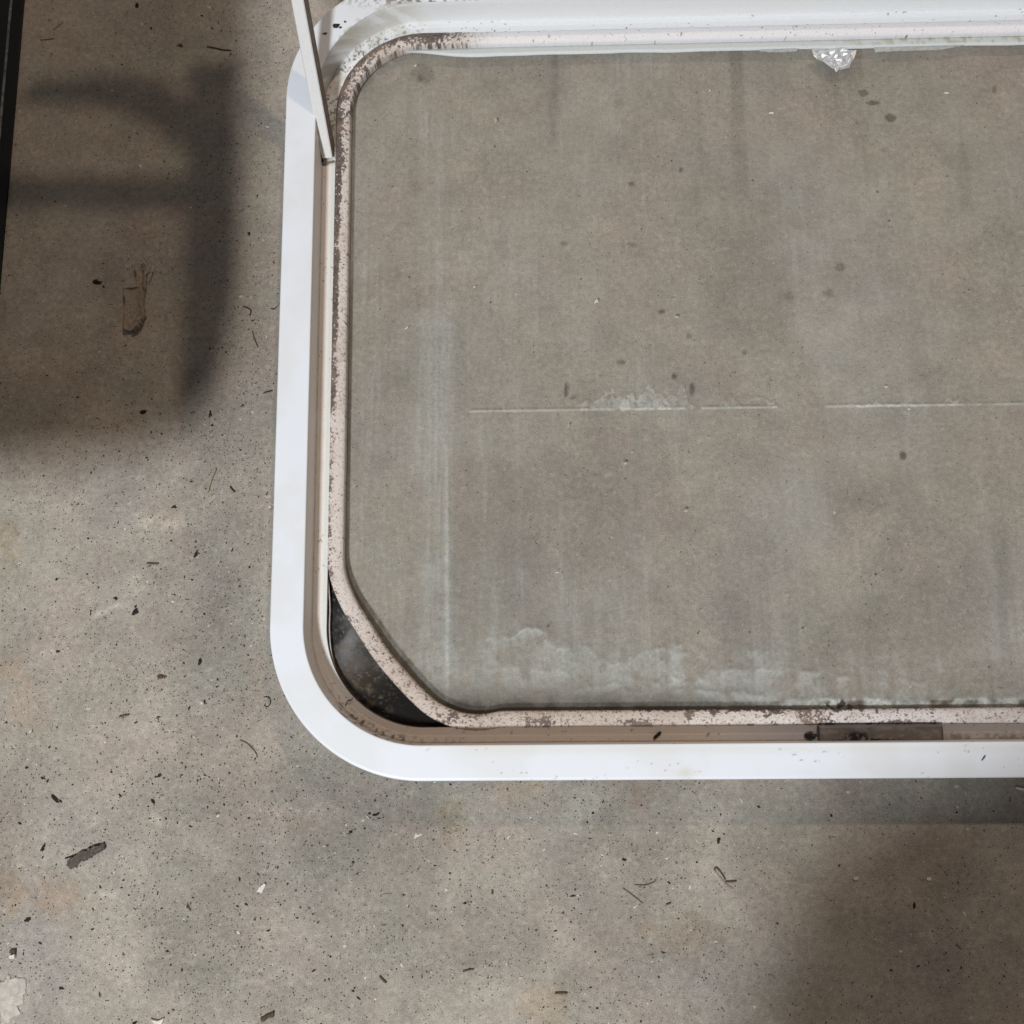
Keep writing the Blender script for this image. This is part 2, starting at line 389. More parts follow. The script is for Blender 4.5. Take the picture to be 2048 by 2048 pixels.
def catmull(P, n):
    out = []
    for k in range(1, len(P) - 2):
        p0, p1, p2, p3 = P[k - 1], P[k], P[k + 1], P[k + 2]
        for i in range(n):
            t = i / n
            out.append(.5 * ((2 * p1) + (-p0 + p2) * t + (2 * p0 - 5 * p1 + 4 * p2 - p3) * t * t + (-p0 + 3 * p1 - 3 * p2 + p3) * t ** 3))
    return out
loose = np.array(catmull([np.array(p) for p in ctrl], 24))
line_ = np.concatenate([base[:i0], loose, base[i1:]])
seg = np.hypot(*(np.roll(line_, -1, 0) - line_).T); s_arc = np.concatenate([[0], np.cumsum(seg)])
tt = np.linspace(0, s_arc[-1], int(s_arc[-1] / .0006), endpoint=False)
cl = np.stack([np.interp(tt, s_arc, np.append(line_[:, k], line_[0, k])) for k in (0, 1)], -1)
for _ in range(6): cl = (np.roll(cl, 1, 0) + cl * 2 + np.roll(cl, -1, 0)) / 4
tan = np.roll(cl, -3, 0) - np.roll(cl, 3, 0); tan /= np.linalg.norm(tan, axis=1)[:, None]
nrm = np.stack([-tan[:, 1], tan[:, 0]], -1)          # points inwards
W2 = .0053; nv = 26
vv = np.linspace(0, 1, nv)
cpx, cpy = prj(cl[:, 0], cl[:, 1], np.full(len(cl), ZG))
lift = .0025 * np.exp(-((cpx - 770) / 110) ** 2 - ((cpy - 1320) / 150) ** 2)
hw = np.where(True, W2 - .0004 * np.exp(-((cpx - 1700) / 500) ** 2) * (cpy > 1300), W2)
V = np.zeros((len(cl), nv + 4, 3)); T = np.zeros((len(cl), nv + 4))
offs = np.concatenate([[-1, -1.0], -1 + 2 * vv, [1.0, 1.0]])
prf = .0022 * (1 - np.abs(-1 + 2 * vv) ** 4) ** .5 * (.85 + .25 * np.sin(vv * math.pi)) 
zz = np.concatenate([[-.0055, -.0015], prf, [-.0018, -.0055]])
for j in range(nv + 4):
    V[:, j, :2] = cl + nrm * (hw * offs[j])[:, None]; V[:, j, 2] = ZG - .0015 + zz[j] + lift * (1 if 1 < j < nv + 2 else .9); T[:, j] = offs[j] * .5 + .5
x, y, z = V[..., 0], V[..., 1], V[..., 2]; px, py = prj(x, y, z)
bottom = sm(1380, 1425, py); topm = sm(760, 900, px) * sm(200, 120, py); lside = (px < 760) & (py < 1180)
c = np.ones(V.shape) * np.array([.69, .63, .58])
c = mixc(c, (.86, .84, .85), topm * sm(900, 1000, px))
c = mixc(c, (.56, .475, .41), np.clip(sm(1200, 1330, py) * sm(1500, 1200, px), 0, 1) * .85)  # lower left browner: its own tone with some of the shading painted in
c = mixc(c, (.68, .635, .615), bottom * sm(1450, 1750, px))
f1 = fbm(x, y, .0021, 61, 3, .6); f2 = fbm(x, y, .0007, 64, 2); f3 = fbm(x, y, .010, 67, 3)
rdg = 1 - np.abs(2 * fbm(x, y, .0030, 70, 2) - 1) * 2.2
# density of black mould
D = np.zeros(x.shape)
arc_ = sm(1010, 850, px) * sm(330, 230, py)
D = np.maximum(D, arc_ * (.52 + .48 * sm(.75, .15, T)))
D = np.maximum(D, .95 * blob(px, py, 865, 80, 35, 30)); D = np.maximum(D, .8 * blob(px, py, 690, 160, 40, 70) * sm(.75, .3, T))
ls = sm(200, 240, py) * sm(860, 800, py) * (px < 760)
D = np.maximum(D, ls * (sm(.52, .30, T + .25 * (f3 - .5)) * (.95 - .25 * sm(500, 700, py)) + .20))
D = np.maximum(D, .95 * blob(px, py, 680, 320, 18, 26))
ls2 = sm(800, 860, py) * sm(1250, 1150, py) * (px < 760); D = np.maximum(D, ls2 * (.42 * sm(.4, .12, T) + .10))
dg = sm(1150, 1250, py) * (px < 960) * (px > 640); D = np.maximum(D, dg * (.16 + .24 * f3))
D = np.maximum(D, .75 * blob(px, py, 1090, 1447, 60, 18)); D = np.maximum(D, .85 * blob(px, py, 1290, 1448, 60, 14)); D = np.maximum(D, .6 * blob(px, py, 910, 1440, 70, 22))
br = bottom * sm(1240, 1330, px); D = np.maximum(D, br * sm(1950, 1650, px) * (.10 + 1.0 * sm(.78, 1.0, T + .45 * (f1 - .5))))
D = np.maximum(D, br * (.12 + .70 * sm(.50, .66, fbm(x, y, .016, 75, 3)) * sm(2100, 1500, px))); D = np.maximum(D, 1.0 * blob(px, py, 1790, 1443, 46, 4)); D = np.maximum(D, bottom * .22)
f0 = vn(x / .0007 + 3.3, y / .0007, 171) * .5 + vn(x / .0013, y / .0013, 172) * .5
fq = (f1 - .5) * .55 + (f2 - .5) * .35 + (rdg - .47) * .10 + (f0 - .5) * .45
m = sm(-.035, .035, (np.clip(D, 0, 1) - .58) * .50 + fq)
dark = np.ones(c.shape) * np.array([.040, .030, .028]); dark = mixc(dark, (.17, .12, .095), sm(.42, .60, f0) * .55)
c = c * (1 - m[..., None] * .93) + dark * m[..., None] * .93
pin = sm(.62, .70, f2) * sm(.1, .4, D + .15); c = mixc(c, (.22, .17, .15), pin * .6)
brn = sm(.45, .7, f3) * sm(.0, .3, D); c = mixc(c, (.36, .26, .20), brn * .28)
c = mixc(c, (.10, .08, .07), sm(.035, .0, T) * .8)
V[..., 2] += (.00035 * (f1 - .5) + .0004 * (m > .5)) * ((T > .02) & (T < .98))
gas = mesh_obj('gasket', V, grid_faces(V.shape[0], V.shape[1], True), M_GASKET, win, cols=c)

# black painted corner and its thin lip behind the loose gasket
prof_r = [.0640, .0630, .0620]
ang = np.linspace(math.pi * .78, math.pi * 1.56, 110)
rr = np.linspace(.0632, .012, 60)
A, Rr = np.meshgrid(ang, rr, indexing='ij')
x = np.where(A < math.pi, CXL - Rr, CXL + Rr * np.cos(A)); y = np.where(A < math.pi, CYB + (math.pi - A) * .0632, CYB + Rr * np.sin(A))
# keep it outside the pane: clamp to the loose gasket line
def side_clamp(x, y):
    P = np.stack([x, y], -1); best = np.full(x.shape, 1e9); out = P.copy()
    L = loose[::3]
    for k in range(len(L)):
        dd = (x - L[k][0]) ** 2 + (y - L[k][1]) ** 2; m_ = dd < best; best = np.where(m_, dd, best)
        out = np.where(m_[..., None], L[k], out)
    return out
near = side_clamp(x, y); cc = np.array([.0, .0])
isin = np.hypot(x - CXL - .03, y - CYB - .03) < np.hypot(near[..., 0] - CXL - .03, near[..., 1] - CYB - .03)
x = np.where(isin, near[..., 0], x); y = np.where(isin, near[..., 1], y)
z = np.full(x.shape, .0044); px, py = prj(x, y, z)
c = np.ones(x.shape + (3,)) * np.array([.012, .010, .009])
f = fbm(x, y, .016, 81, 5, .55); fs = fbm((x + y) * .35, (x - y), .010, 84, 4)
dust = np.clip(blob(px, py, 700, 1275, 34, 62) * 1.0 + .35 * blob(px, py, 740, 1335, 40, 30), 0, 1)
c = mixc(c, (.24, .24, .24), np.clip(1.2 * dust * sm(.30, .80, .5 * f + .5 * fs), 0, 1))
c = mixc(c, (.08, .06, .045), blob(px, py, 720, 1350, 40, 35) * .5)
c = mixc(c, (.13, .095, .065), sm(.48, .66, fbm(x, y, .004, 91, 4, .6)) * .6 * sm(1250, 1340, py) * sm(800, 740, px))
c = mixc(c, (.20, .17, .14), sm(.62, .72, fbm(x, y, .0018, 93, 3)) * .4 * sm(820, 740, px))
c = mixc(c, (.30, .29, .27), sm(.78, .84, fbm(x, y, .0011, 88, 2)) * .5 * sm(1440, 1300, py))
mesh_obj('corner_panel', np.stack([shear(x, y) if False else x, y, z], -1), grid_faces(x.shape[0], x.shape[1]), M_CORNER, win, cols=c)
th = [(655.5, 1150), (658, 1180), (660, 1215), (659, 1262), (664, 1312), (679, 1357), (709, 1397)]
def tube(pts, radii, seg=6):
    P = [np.array(p, float) for p in pts]; n = len(P); vs = []; fs = []
    if not hasattr(radii, '__len__'): radii = [radii] * n
    for i in range(n):
        t = P[min(i + 1, n - 1)] - P[max(i - 1, 0)]; t /= np.linalg.norm(t) + 1e-12
        a = np.cross(t, [0, 0, 1.]); 
        if np.linalg.norm(a) < 1e-3: a = np.cross(t, [1., 0, 0])
        a /= np.linalg.norm(a); b = np.cross(a, t)
        for k in range(seg):
            q = 2 * math.pi * k / seg; vs.append(P[i] + radii[i] * (a * math.cos(q) + b * math.sin(q)))
    for i in range(n - 1):
        for k in range(seg): k2 = (k + 1) % seg; fs.append((i * seg + k, i * seg + k2, (i + 1) * seg + k2, (i + 1) * seg + k))
    fs.append(tuple(range(seg))[::-1]); fs.append(tuple((n - 1) * seg + k for k in range(seg)))
    return vs, fs
pts = catmull([un(*p, .0075) for p in [th[0]] + th + [th[-1]]], 6)
v_, f_ = tube(pts, .00045); mesh_obj('rubber_lip', v_, f_, M_PALE, win)
v_, f_ = tube([un(a, b, .0082) for a, b in [(652, 1152), (651, 1210), (652.5, 1262), (659, 1316), (675, 1361), (706, 1404), (749, 1437), (790, 1455)]], .0004); mesh_obj('channel_edge', v_, f_, M_PALE, win)

# glass pane: thin slab resting in the frame, its dirt and tone stored on the fine upper grid
zt = .0049
xs = np.concatenate([np.arange(-.1235, .386, .00078), np.linspace(.392, CXR + .060, 40)])
ys = np.arange(-.137, .3535, .00078)
x, y = np.meshgrid(xs, ys, indexing='ij')
# rounded corners: pull the border grid into the outline of radius .062
def clampr(x, y, r):
    cx = np.clip(x, CXL, CXR); cy = np.clip(y, CYB, CYT); dx, dy = x - cx, y - cy; L = np.hypot(dx, dy) + 1e-9
    k = np.minimum(1, r / L); return cx + dx * k, cy + dy * k
x, y = clampr(x, y, .0618)
xg = shear(x, y); z = np.full(x.shape, zt); px, py = prj(xg, y, z)
fA = fbm(xg, y, .06, 101); fB = fbm(xg, y, .008, 104, 4); fC = fbm(xg, y, .0022, 107, 3); fS = fbm(xg, y * .08, .006, 110, 3); fS2 = fbm(xg, y * .04, .0022, 113, 2)
film = .03 + .13 * sm(.3, .7, fA) + .05 * fB * fS * 2
bandx = 868 + .004 * (py - 600)
film += (.10 * np.exp(-((px - bandx) / 34) ** 4) * (.45 + 1.1 * fS2) + .04 * np.exp(-((px - bandx) / 60) ** 2)) * sm(130, 300, py) * sm(1500, 1150, py) * (.6 + .7 * fB)
film += .20 * np.exp(-((px - 893 - .003 * (py - 900)) / 4.0) ** 2) * sm(860, 1000, py) * (.5 + .8 * fB)
film += .06 * np.exp(-((px - 893 - .003 * (py - 900)) / 13) ** 2) * sm(700, 1000, py)
film += .09 * np.exp(-((px - 968 - .03 * (py - 800)) / 11) ** 2) * sm(780, 860, py) * sm(1150, 900, py) * fS2 * 2
film += .10 * np.exp(-((px - 740) / 45) ** 2) * fS2 * sm(250, 500, py)
film += .07 * np.exp(-((px - 1640) / 90) ** 2) * sm(200, 420, py) * sm(1200, 800, py) * (.5 + .7 * fA) + .07 * np.exp(-((px - 1300) / 55) ** 2) * fS2 + .05 * np.exp(-((px - 1830) / 60) ** 2) * fS
film += .055 * sm(.52, .78, fS) * sm(150, 400, py) * (.4 + .6 * sm(1000, 1350, py))
film += .025 * sm(.55, .8, fS2)
darkstr = sm(.40, .22, fbm(xg, y * .06, .011, 121, 3)) * (.3 + .7 * sm(500, 150, py) + .5 * sm(1900, 2000, px))
film += .06 * darkstr
# line of dried tape glue across the pane
yl = 823 - .0135 * (px - 930)
def yl_gap(a, b): return sm(a, a + 8, px) * sm(b, b - 8, px)
on = np.clip(yl_gap(935, 1228) + yl_gap(1243, 1372) * 1 + yl_gap(1400, 1560) + yl_gap(1648, 2100), 0, 1)
film += .42 * np.exp(-((py - yl) / 1.9) ** 2) * on * (.55 + .7 * fB)
hump = np.where(px < 1250, 3 + 34 * sm(1150, 1245, px), 0) * 1.0
def lobe(x0, x1, hgt, edge_k, fill_k, skew=.5):
    u = (px - x0) / (x1 - x0); hh = hgt * np.clip(np.where(u < skew, u / skew, (1 - u) / (1 - skew)), 0, 1) ** .7 * (.45 + 1.0 * vn(px / 13., py * 0, int(x0))) * ((u > 0) & (u < 1))
    up = yl - py + 14 * (fC - .5) + 10 * (fB - .5)
    return fill_k * ((up > 0) & (up < hh)) * sm(.34, .60, fC * .6 + fB * .4) * 1.25 + edge_k * np.exp(-((up - hh) / 2.0) ** 2) * (hh > 2)
film += lobe(1150, 1262, 40, .08, .20, .8) + lobe(1236, 1345, 46, .10, .20, .4) + lobe(1318, 1388, 46, .18, .10) + lobe(1438, 1484, 22, .14, .12) + lobe(1488, 1560, 17, .20, .08) + lobe(1870, 1960, 12, .1, .22, .6) + lobe(1660, 1860, 7, .05, .2)
# water marks that dried near the lower edge
def wave(x0, x1, yb, amp, seed, k, w=2.2, sc=.014, fillk=.0, fillh=60):
    yy = yb - amp * (fbm(xg, y * .5, sc, seed, 4, .50) - .5) * 2
    g_ = sm(x0, x0 + 40, px) * sm(x1, x1 - 40, px)
    e = (.6 * np.exp(-((py - yy) / w) ** 2) + .3 * np.exp(-((py - yy) / (w * 3.5)) ** 2)) * g_ * k * sm(.25, .7, fB)
    return e + fillk * g_ * sm(yy, yy + 4, py) * sm(yy + fillh, yy + fillh * .3, py) * sm(.2, .7, fB)
film += wave(945, 1125, 1272, 34, 201, .36, 2.0, .016, .10, 90) + wave(1060, 1420, 1312, 44, 205, .24, 2.2, .022, .10, 60) + wave(1120, 1440, 1368, 36, 209, .32, 3.2, .02, .16, 34)
film += wave(1290, 1560, 1296, 34, 213, .22, 1.8, .02, .08, 50) + wave(1380, 1720, 1346, 30, 217, .26, 1.8, .03, .12, 50) + wave(1540, 2100, 1402, 8, 221, .50, 2.8, .007, .30, 20) + wave(1330, 1570, 1388, 20, 225, .42, 3.0, .012, .28, 26)
film += wave(640 + 330, 1150, 1330, 34, 233, .20, 2.2, .02, .10, 60)
film += wave(1600, 2050, 1365, 12, 229, .08, 1.5, .03)
film += .07 * sm(1240, 1380, py) * sm(.35, .6, fB)
film += .30 * sm(.955, .975, vn(xg / .0011, y / .0011, 301)) * sm(.4, .8, vn(xg / .03, y / .03, 302))
cg = np.ones(x.shape + (3,)) * np.array([.58, .555, .49])
cg = mixc(cg, (.66, .69, .65), sm(.13, .32, film))
cg = mixc(cg, (.16, .16, .13), np.clip(darkstr * .7, 0, 1))
# dark smudges, the black deposit against the lower gasket, film darker towards the bottom
def dk(cx_, cy_, rx, ry, k):
    global film, cg
    m_ = blob(px, py, cx_, cy_, rx, ry); m_ = sm(.3, .7, m_ * (.55 + fC)) * k
    film = np.maximum(film, m_); cg = mixc(cg, (.07, .07, .06), np.clip(m_ * 3, 0, 1) * (m_ > .02))
for a in [(1131, 780, 5, 18, .5), (1146, 796, 10, 4, .35), (1348, 754, 7, 7, .5), (1384, 780, 7, 14, .4), (1242, 725, 11, 6, .35), (1323, 624, 8, 6, .4), (1680, 536, 12, 11, .28), (1657, 587, 14, 10, .26), (1578, 592, 11, 9, .18), (1806, 912, 8, 9, .5),
          (1727, 186, 13, 9, .35), (1745, 206, 16, 6, .4), (1780, 236, 14, 10, .4), (1770, 300, 9, 9, .2), (1989, 180, 6, 12, .3), (1262, 368, 8, 5, .4), (1755, 384, 4, 3, .5), (1361, 340, 5, 6, .4), (1714, 246, 5, 4, .35), (1237, 209, 14, 12, .12), (1378, 672, 8, 6, .3), (1488, 706, 7, 7, .3), (1606, 1255, 4, 4, .5), (1657, 1290, 5, 4, .5),
          (1097, 1252, 5, 4, .4), (845, 150, 26, 22, .22), (1820, 434, 12, 5, .2), (1128, 488, 9, 7, .3), (1266, 372, 10, 6, .2), (1262, 490, 12, 6, .25), (840, 155, 6, 10, .4)]: dk(*a)
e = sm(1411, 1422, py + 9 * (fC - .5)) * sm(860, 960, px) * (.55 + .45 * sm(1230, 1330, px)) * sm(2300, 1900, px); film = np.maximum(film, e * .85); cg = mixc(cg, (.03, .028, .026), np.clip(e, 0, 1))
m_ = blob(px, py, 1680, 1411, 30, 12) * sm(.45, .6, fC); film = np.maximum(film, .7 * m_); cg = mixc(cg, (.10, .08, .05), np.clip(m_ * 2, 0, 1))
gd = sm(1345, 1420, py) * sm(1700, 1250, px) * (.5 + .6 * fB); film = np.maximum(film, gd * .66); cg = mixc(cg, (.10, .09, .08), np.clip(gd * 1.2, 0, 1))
tl = blob(px, py, 775, 142, 26, 22); film += .12 * sm(.25, .4, tl) * sm(.8, .45, tl)
film = np.clip(film, 0, 1)
mx = np.array([(a_[0] + b_[0]) / 2 for a_, b_ in zip(outer, inner)]); my = np.array([(a_[1] + b_[1]) / 2 for a_, b_ in zip(outer, inner)])
film = np.where((py > 1110) & (px < np.interp(py, my, mx)), .004, film)
nu, nw = x.shape
top_v = np.stack([xg, y, z], -1).reshape(-1, 3)
idx = np.arange(nu * nw).reshape(nu, nw)
ring = np.concatenate([idx[0, :-1], idx[:-1, -1], idx[-1, :0:-1], idx[:0:-1, 0]])
low = top_v[ring].copy(); low[:, 2] = .0015
nb = len(ring); base_i = nu * nw
side = np.stack([ring, np.roll(ring, -1), base_i + (np.arange(nb) + 1) % nb, base_i + np.arange(nb)], -1)
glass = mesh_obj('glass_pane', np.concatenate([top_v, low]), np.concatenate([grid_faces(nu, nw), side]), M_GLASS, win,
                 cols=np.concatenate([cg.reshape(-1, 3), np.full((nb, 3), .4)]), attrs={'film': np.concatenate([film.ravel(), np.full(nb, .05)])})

# pale sealant strip squeezed out under the upper gasket
n = 700; u = np.linspace(0, 1, n); X = -.075 + u * .50
yt = np.array([un(a, b, .006)[1] for a, b in [(820, 104), (1024, 97), (1536, 86), (2048, 75)]])
y1 = np.interp(X, [un(a, 100, .006)[0] for a in (820, 1024, 1536, 2048)], yt); wv = fbm(X, X * 0, .03, 401); wd = .0052 * sm(0, .10, u) * (.86 + .28 * wv) 
strip = []
pv = [(-.0030, .0052), (-.0006, .0066), (0.15, .0072), (.6, .0070), (.93, .0066), (1.0, .0051)]
V = np.zeros((n, len(pv), 3))
for j, (k, zz_) in enumerate(pv):
    V[:, j, 0] = X; V[:, j, 1] = y1 - (k * wd if k > 0 else k) ; V[:, j, 2] = zz_
px, py = prj(V[..., 0], V[..., 1], V[..., 2])
c = np.ones(V.shape) * np.array([.56, .60, .59]); c = mixc(c, (.36, .36, .27), sm(.5, .7, fbm(V[..., 0], V[..., 1], .004, 405)) * sm(1500, 1900, px) * .8)
c[:, -2:, :] = (.74, .77, .77)
mesh_obj('sealant_strip', V, grid_faces(n, len(pv)), M_SEAL, win, cols=c)
def patch(name, outline, z, thick, mat, parent=None, jitter=.0003, curl=0., seed=1, loc=None, cols=None, off=(0, 0)):
    """a thin raised flake with an uneven top, from an outline measured on the photograph"""
    rnd = random.Random(seed); P = [un(a / 3.7734 + off[0], b / 3.7734 + off[1], z + thick)[:2] if off != (0, 0) or True else None for a, b in outline]
    P = [np.array(p) for p in P]
    dense = []
    for i in range(len(P)):
        a, b = P[i], P[(i + 1) % len(P)]; k = max(1, int(np.linalg.norm(b - a) / .0012))
        for q in range(k): dense.append(a + (b - a) * q / k + np.array([rnd.uniform(-1, 1), rnd.uniform(-1, 1)]) * jitter)
    cen = sum(dense) / len(dense); o0 = np.array([cen[0], cen[1], z]); n = len(dense); vs = []; fs = []
    rings = [1, .96, .72, .4]
    for i, p in enumerate(dense): vs.append((*(p - cen), 0))
    for k, s in enumerate(rings):
        for p in dense:
            q = (p - cen) * s; vs.append((*q, thick * (.55 if k == 0 else 1) + curl * (q[0] ** 2 + q[1] ** 2) / .0001 * .001 + rnd.uniform(-1, 1) * thick * .18))
    vs.append((0, 0, thick))
    for k in range(len(rings)):
        for i in range(n): j = (i + 1) % n; fs.append((k * n + i, k * n + j, (k + 1) * n + j, (k + 1) * n + i))
    t0 = len(rings) * n
    for i in range(n): fs.append((t0 + i, t0 + (i + 1) % n, len(vs) - 1))
    fs.append(tuple(range(n))[::-1])
    o = mesh_obj(name, vs, fs, mat, parent, smooth=False); o.location = o0; return o
patch('sealant_lump', [(795, 352), (1500, 335), (1310, 372), (1100, 378), (900, 386), (815, 392)], .0050, .0009, M_LUMP, win, .0002, seed=3, off=(1536, 0))
patch('sealant_lump', [(-60, 385), (60, 392), (220, 385), (235, 365), (-60, 365)], .0050, .0009, M_LUMP, win, .0002, seed=4, off=(1536, 0))

# ------------------------------------------------------------------ support arm standing in the top-left corner
def box_beam(name, a, b, w, h, up, mat, parent, bev=.0006):
    a, b = np.array(a, float), np.array(b, float); t = (b - a) / np.linalg.norm(b - a); s = np.cross(t, up); s /= np.linalg.norm(s); u = np.cross(s, t)
    pr = [(-w / 2 + bev, 0), (w / 2 - bev, 0), (w / 2, -bev), (w / 2, -h + bev), (w / 2 - bev, -h), (-w / 2 + bev, -h), (-w / 2, -h + bev), (-w / 2, -bev)]
    vs = [p + s * x_ + u * z_ for p in (a, b) for x_, z_ in pr]; m_ = len(pr)
    fs = [(i, (i + 1) % m_, m_ + (i + 1) % m_, m_ + i) for i in range(m_)] + [tuple(range(m_))[::-1], tuple(range(m_, 2 * m_))]
    return mesh_obj(name, [v - a * 0 for v in vs], fs, mat, parent, smooth=False)
arm = thing('support_arm', 'narrow white metal stay arm rising from the frame at the top left corner', 'arm')
a0 = un(653, 316, .0130); a1 = un(594, 0, .075); dirv = (a1 - a0); 
a2 = a0 + dirv * 3.2
box_beam('arm_bar', a0, a2, .0086, .0016, (-.16, -.12, 1), M_CREAM, arm)
sidev = np.cross(dirv / np.linalg.norm(dirv), (-.16, -.12, 1)); sidev /= np.linalg.norm(sidev)
upv = np.cross(sidev, dirv / np.linalg.norm(dirv))
box_beam('side_flange', a0 + sidev * .0034 - upv * .0016 + dirv * .01, a2 + sidev * .0036 - upv * .0016, .0012, .0100, (-.16, -.12, 1), M_BROWNSHADE, arm, .0003)
box_beam('side_flange', a0 - sidev * .0034 - upv * .0016 + dirv * .01, a2 - sidev * .0034 - upv * .0016, .0012, .0030, (-.16, -.12, 1), M_BROWNSHADE, arm, .0003)
box_beam('slot_shadow', un(629, 262, .0235), un(645, 324, .0112), .0014, .0010, (0, 0, 1), M_CRUMB, arm, .0002)  # black strip set in for the sliver of shadow at the arm's hinge
box_beam('bracket', un(642, 328, .0108), un(668, 322, .0108), .0016, .0012, (0, 0, 1), M_BROWNSHADE, arm, .0003)

# ------------------------------------------------------------------ grey plug and dark debris in the lower channel
def plug():
    z0 = .0096; P0 = un(1635, 1465, z0 + .002); P1 = un(1886, 1463, z0 + .002); n = 120; nv_ = 12
    V = np.zeros((n, nv_ + 2, 3))
    yy = [un(1700, 1482, z0)[1], un(1700, 1450, z0)[1]]
    for i in range(n):
        u_ = i / (n - 1)
        for j in range(nv_ + 2):
            t_ = min(max((j - 1) / (nv_ - 1), 0), 1)
            V[i, j] = (P0[0] + (P1[0] - P0[0]) * u_, yy[0] + (yy[1] - yy[0]) * t_, z0 - .0012 if j in (0, nv_ + 1) else z0 + .0022 + .0004 * math.sin(math.pi * t_))
    V[0, :, 2] = z0 - .001; V[-1, :, 2] = z0 - .001; V[0] [:, 0] = V[1][:, 0]; V[-1][:, 0] = V[-2][:, 0]
    x, y = V[..., 0], V[..., 1]; px, py = prj(x, y, V[..., 2])
    c = np.ones(V.shape) * np.array([.215, .20, .198]); c = mixc(c, (.34, .30, .29), sm(.4, .7, fbm(x * .3, y, .002, 501)))
    g = np.clip(blob(px, py, 1712, 1474, 26, 12) + .9 * blob(px, py, 1740, 1481, 70, 4), 0, 1) * sm(.3, .55, fbm(x, y, .0018, 503)); c = mixc(c, (.02, .018, .018), np.clip(g * 1.4, 0, 1))
    c = mixc(c, (.07, .06, .06), np.clip(sm(1457, 1451, py) + sm(1641, 1636, px) + sm(1879, 1885, px), 0, 1) * .8)
    V[..., 2] += .0012 * (V[..., 2] > z0)
    tag(mesh_obj('rubber_plug', V, grid_faces(n, nv_ + 2), M_PLUG, cols=c), 'long grey dirty rubber plug lying in the lower channel of the frame', 'plug')
plug()
# crumpled foil under the upper edge of the glass
def foil():
    rnd = random.Random(5); out = [(322, 385), (335, 435), (400, 475), (480, 520), (515, 550), (545, 530), (610, 515), (640, 460), (662, 395), (560, 378), (440, 376)]
    P = [un(1536 + a / 3.7734, b / 3.7734, .0056)[:2] for a, b in out]; cen = sum(P) / len(P)
    pts = []; faces = []
    P = [np.array(P[q // 2]) + (np.array(P[(q // 2 + 1) % 11]) - np.array(P[q // 2])) * (q % 2) / 2 + np.array([rnd.uniform(-1, 1), rnd.uniform(-1, 1)]) * .0004 for q in range(22)]; n = 22; m_ = 7
    for j in range(m_):
        s = 1 - j / m_
        for i in range(n): q = (P[i] - cen) * s; pts.append((q[0] + rnd.uniform(-1, 1) * .0004 * (j > 0), q[1] + rnd.uniform(-1, 1) * .0004 * (j > 0), .0018 * abs(math.sin(q[0] * 420 + q[1] * 260)) + .0012 * abs(math.sin(q[0] * 200 - q[1] * 640)) + rnd.uniform(0, .0006) * (.3 if j == 0 else 1)))
    pts.append((0, 0, .002))
    for j in range(m_ - 1):
        for i in range(n):
            k = (i + 1) % n; a, b, c_, d_ = j * n + i, j * n + k, (j + 1) * n + k, (j + 1) * n + i
            faces += [(a, b, c_), (a, c_, d_)] if rnd.random() < .5 else [(a, b, d_), (b, c_, d_)]
    for i in range(n): faces.append(((m_ - 1) * n + i, (m_ - 1) * n + (i + 1) % n, len(pts) - 1))
    o = mesh_obj('foil_scrap', pts, faces, M_FOIL, smooth=False); o.location = (cen[0], cen[1], .0052)
    mo = o.modifiers.new('thickness', 'SOLIDIFY'); mo.thickness = .0002
    tag(o, 'crumpled silver foil scrap below the pale sealant along the top of the glass', 'foil')
foil()

# ------------------------------------------------------------------ black edge at the far left of the picture
br = thing('black_rail', 'black metal rail with a scuffed grey line along the left border', 'rail')
L0 = un(50, 0, .0); L1 = un(0, 590, .0); dl = (L1 - L0)[:2]; dl /= np.linalg.norm(dl)
def wall_strip(name, off0, off1, z0, z1, mat, y_hi=.9, y_lo=.158):
    # strip parallel to the edge line, between two offsets to the left of it; it ends a little above the left border of the picture
    def at(y_, o_): t_ = (y_ - L0[1]) / dl[1]; return L0[0] + dl[0] * t_ - o_
    vs = []
    for y_ in (y_lo, y_hi):
        vs += [(at(y_, off0), y_, z0), (at(y_, off0), y_, z1), (at(y_, off1), y_, z1), (at(y_, off1), y_, z0)]
    return mesh_obj(name, vs, [(0, 1, 5, 4), (1, 2, 6, 5), (2, 3, 7, 6), (3, 0, 4, 7), (0, 3, 2, 1), (4, 5, 6, 7)], mat, br, smooth=False)
wall_strip('base_rail', 0, .0075, 0, .003, M_BLACK, y_lo=-.4)
wall_strip('rubber_edge', .0076, .0094, 0, .0036, M_LIP, y_lo=-.4)
wall_strip('side_panel', .0095, .05, 0, .0034, M_BLACK, y_lo=-.4)

# ------------------------------------------------------------------ unseen plates added out of the picture, cut to throw the soft shadows
def shade_plate(name, poly, light, z, thick, mat, parent):
    L = np.array(light, float); vs = []
    for a, b in poly:
        g_ = un(a, b, 0.); p = g_ + (L - g_) * (z / L[2]); vs.append(p)
    q = prj(np.array([v[0] for v in vs]), np.array([v[1] for v in vs]), np.array([v[2] for v in vs]))
    n = len(vs); V = [tuple(v) for v in vs] + [(v[0], v[1], v[2] + thick) for v in vs]
    print('PLATE', name, [(int(a), int(b)) for a, b in zip(*q)])
    fs = [tuple(range(n)), tuple(range(n, 2 * n))[::-1]] + [(i, n + i, n + (i + 1) % n, (i + 1) % n) for i in range(n)]
    return mesh_obj(name, V, fs, mat, parent, smooth=False)
shade_board = thing('added_shade_board', 'unseen board added beyond the left of the picture to shade the floor', 'added_shade_board')  # added out of view, outline cut to shade the upper left floor
shade_plate('board', [(508, -420), (506, 300), (506, 620), (474, 740), (400, 865), (250, 930), (0, 935), (-500, 880), (-800, 880), (-800, -420)], KEY, .38, .012, M_WOOD, shade_board)
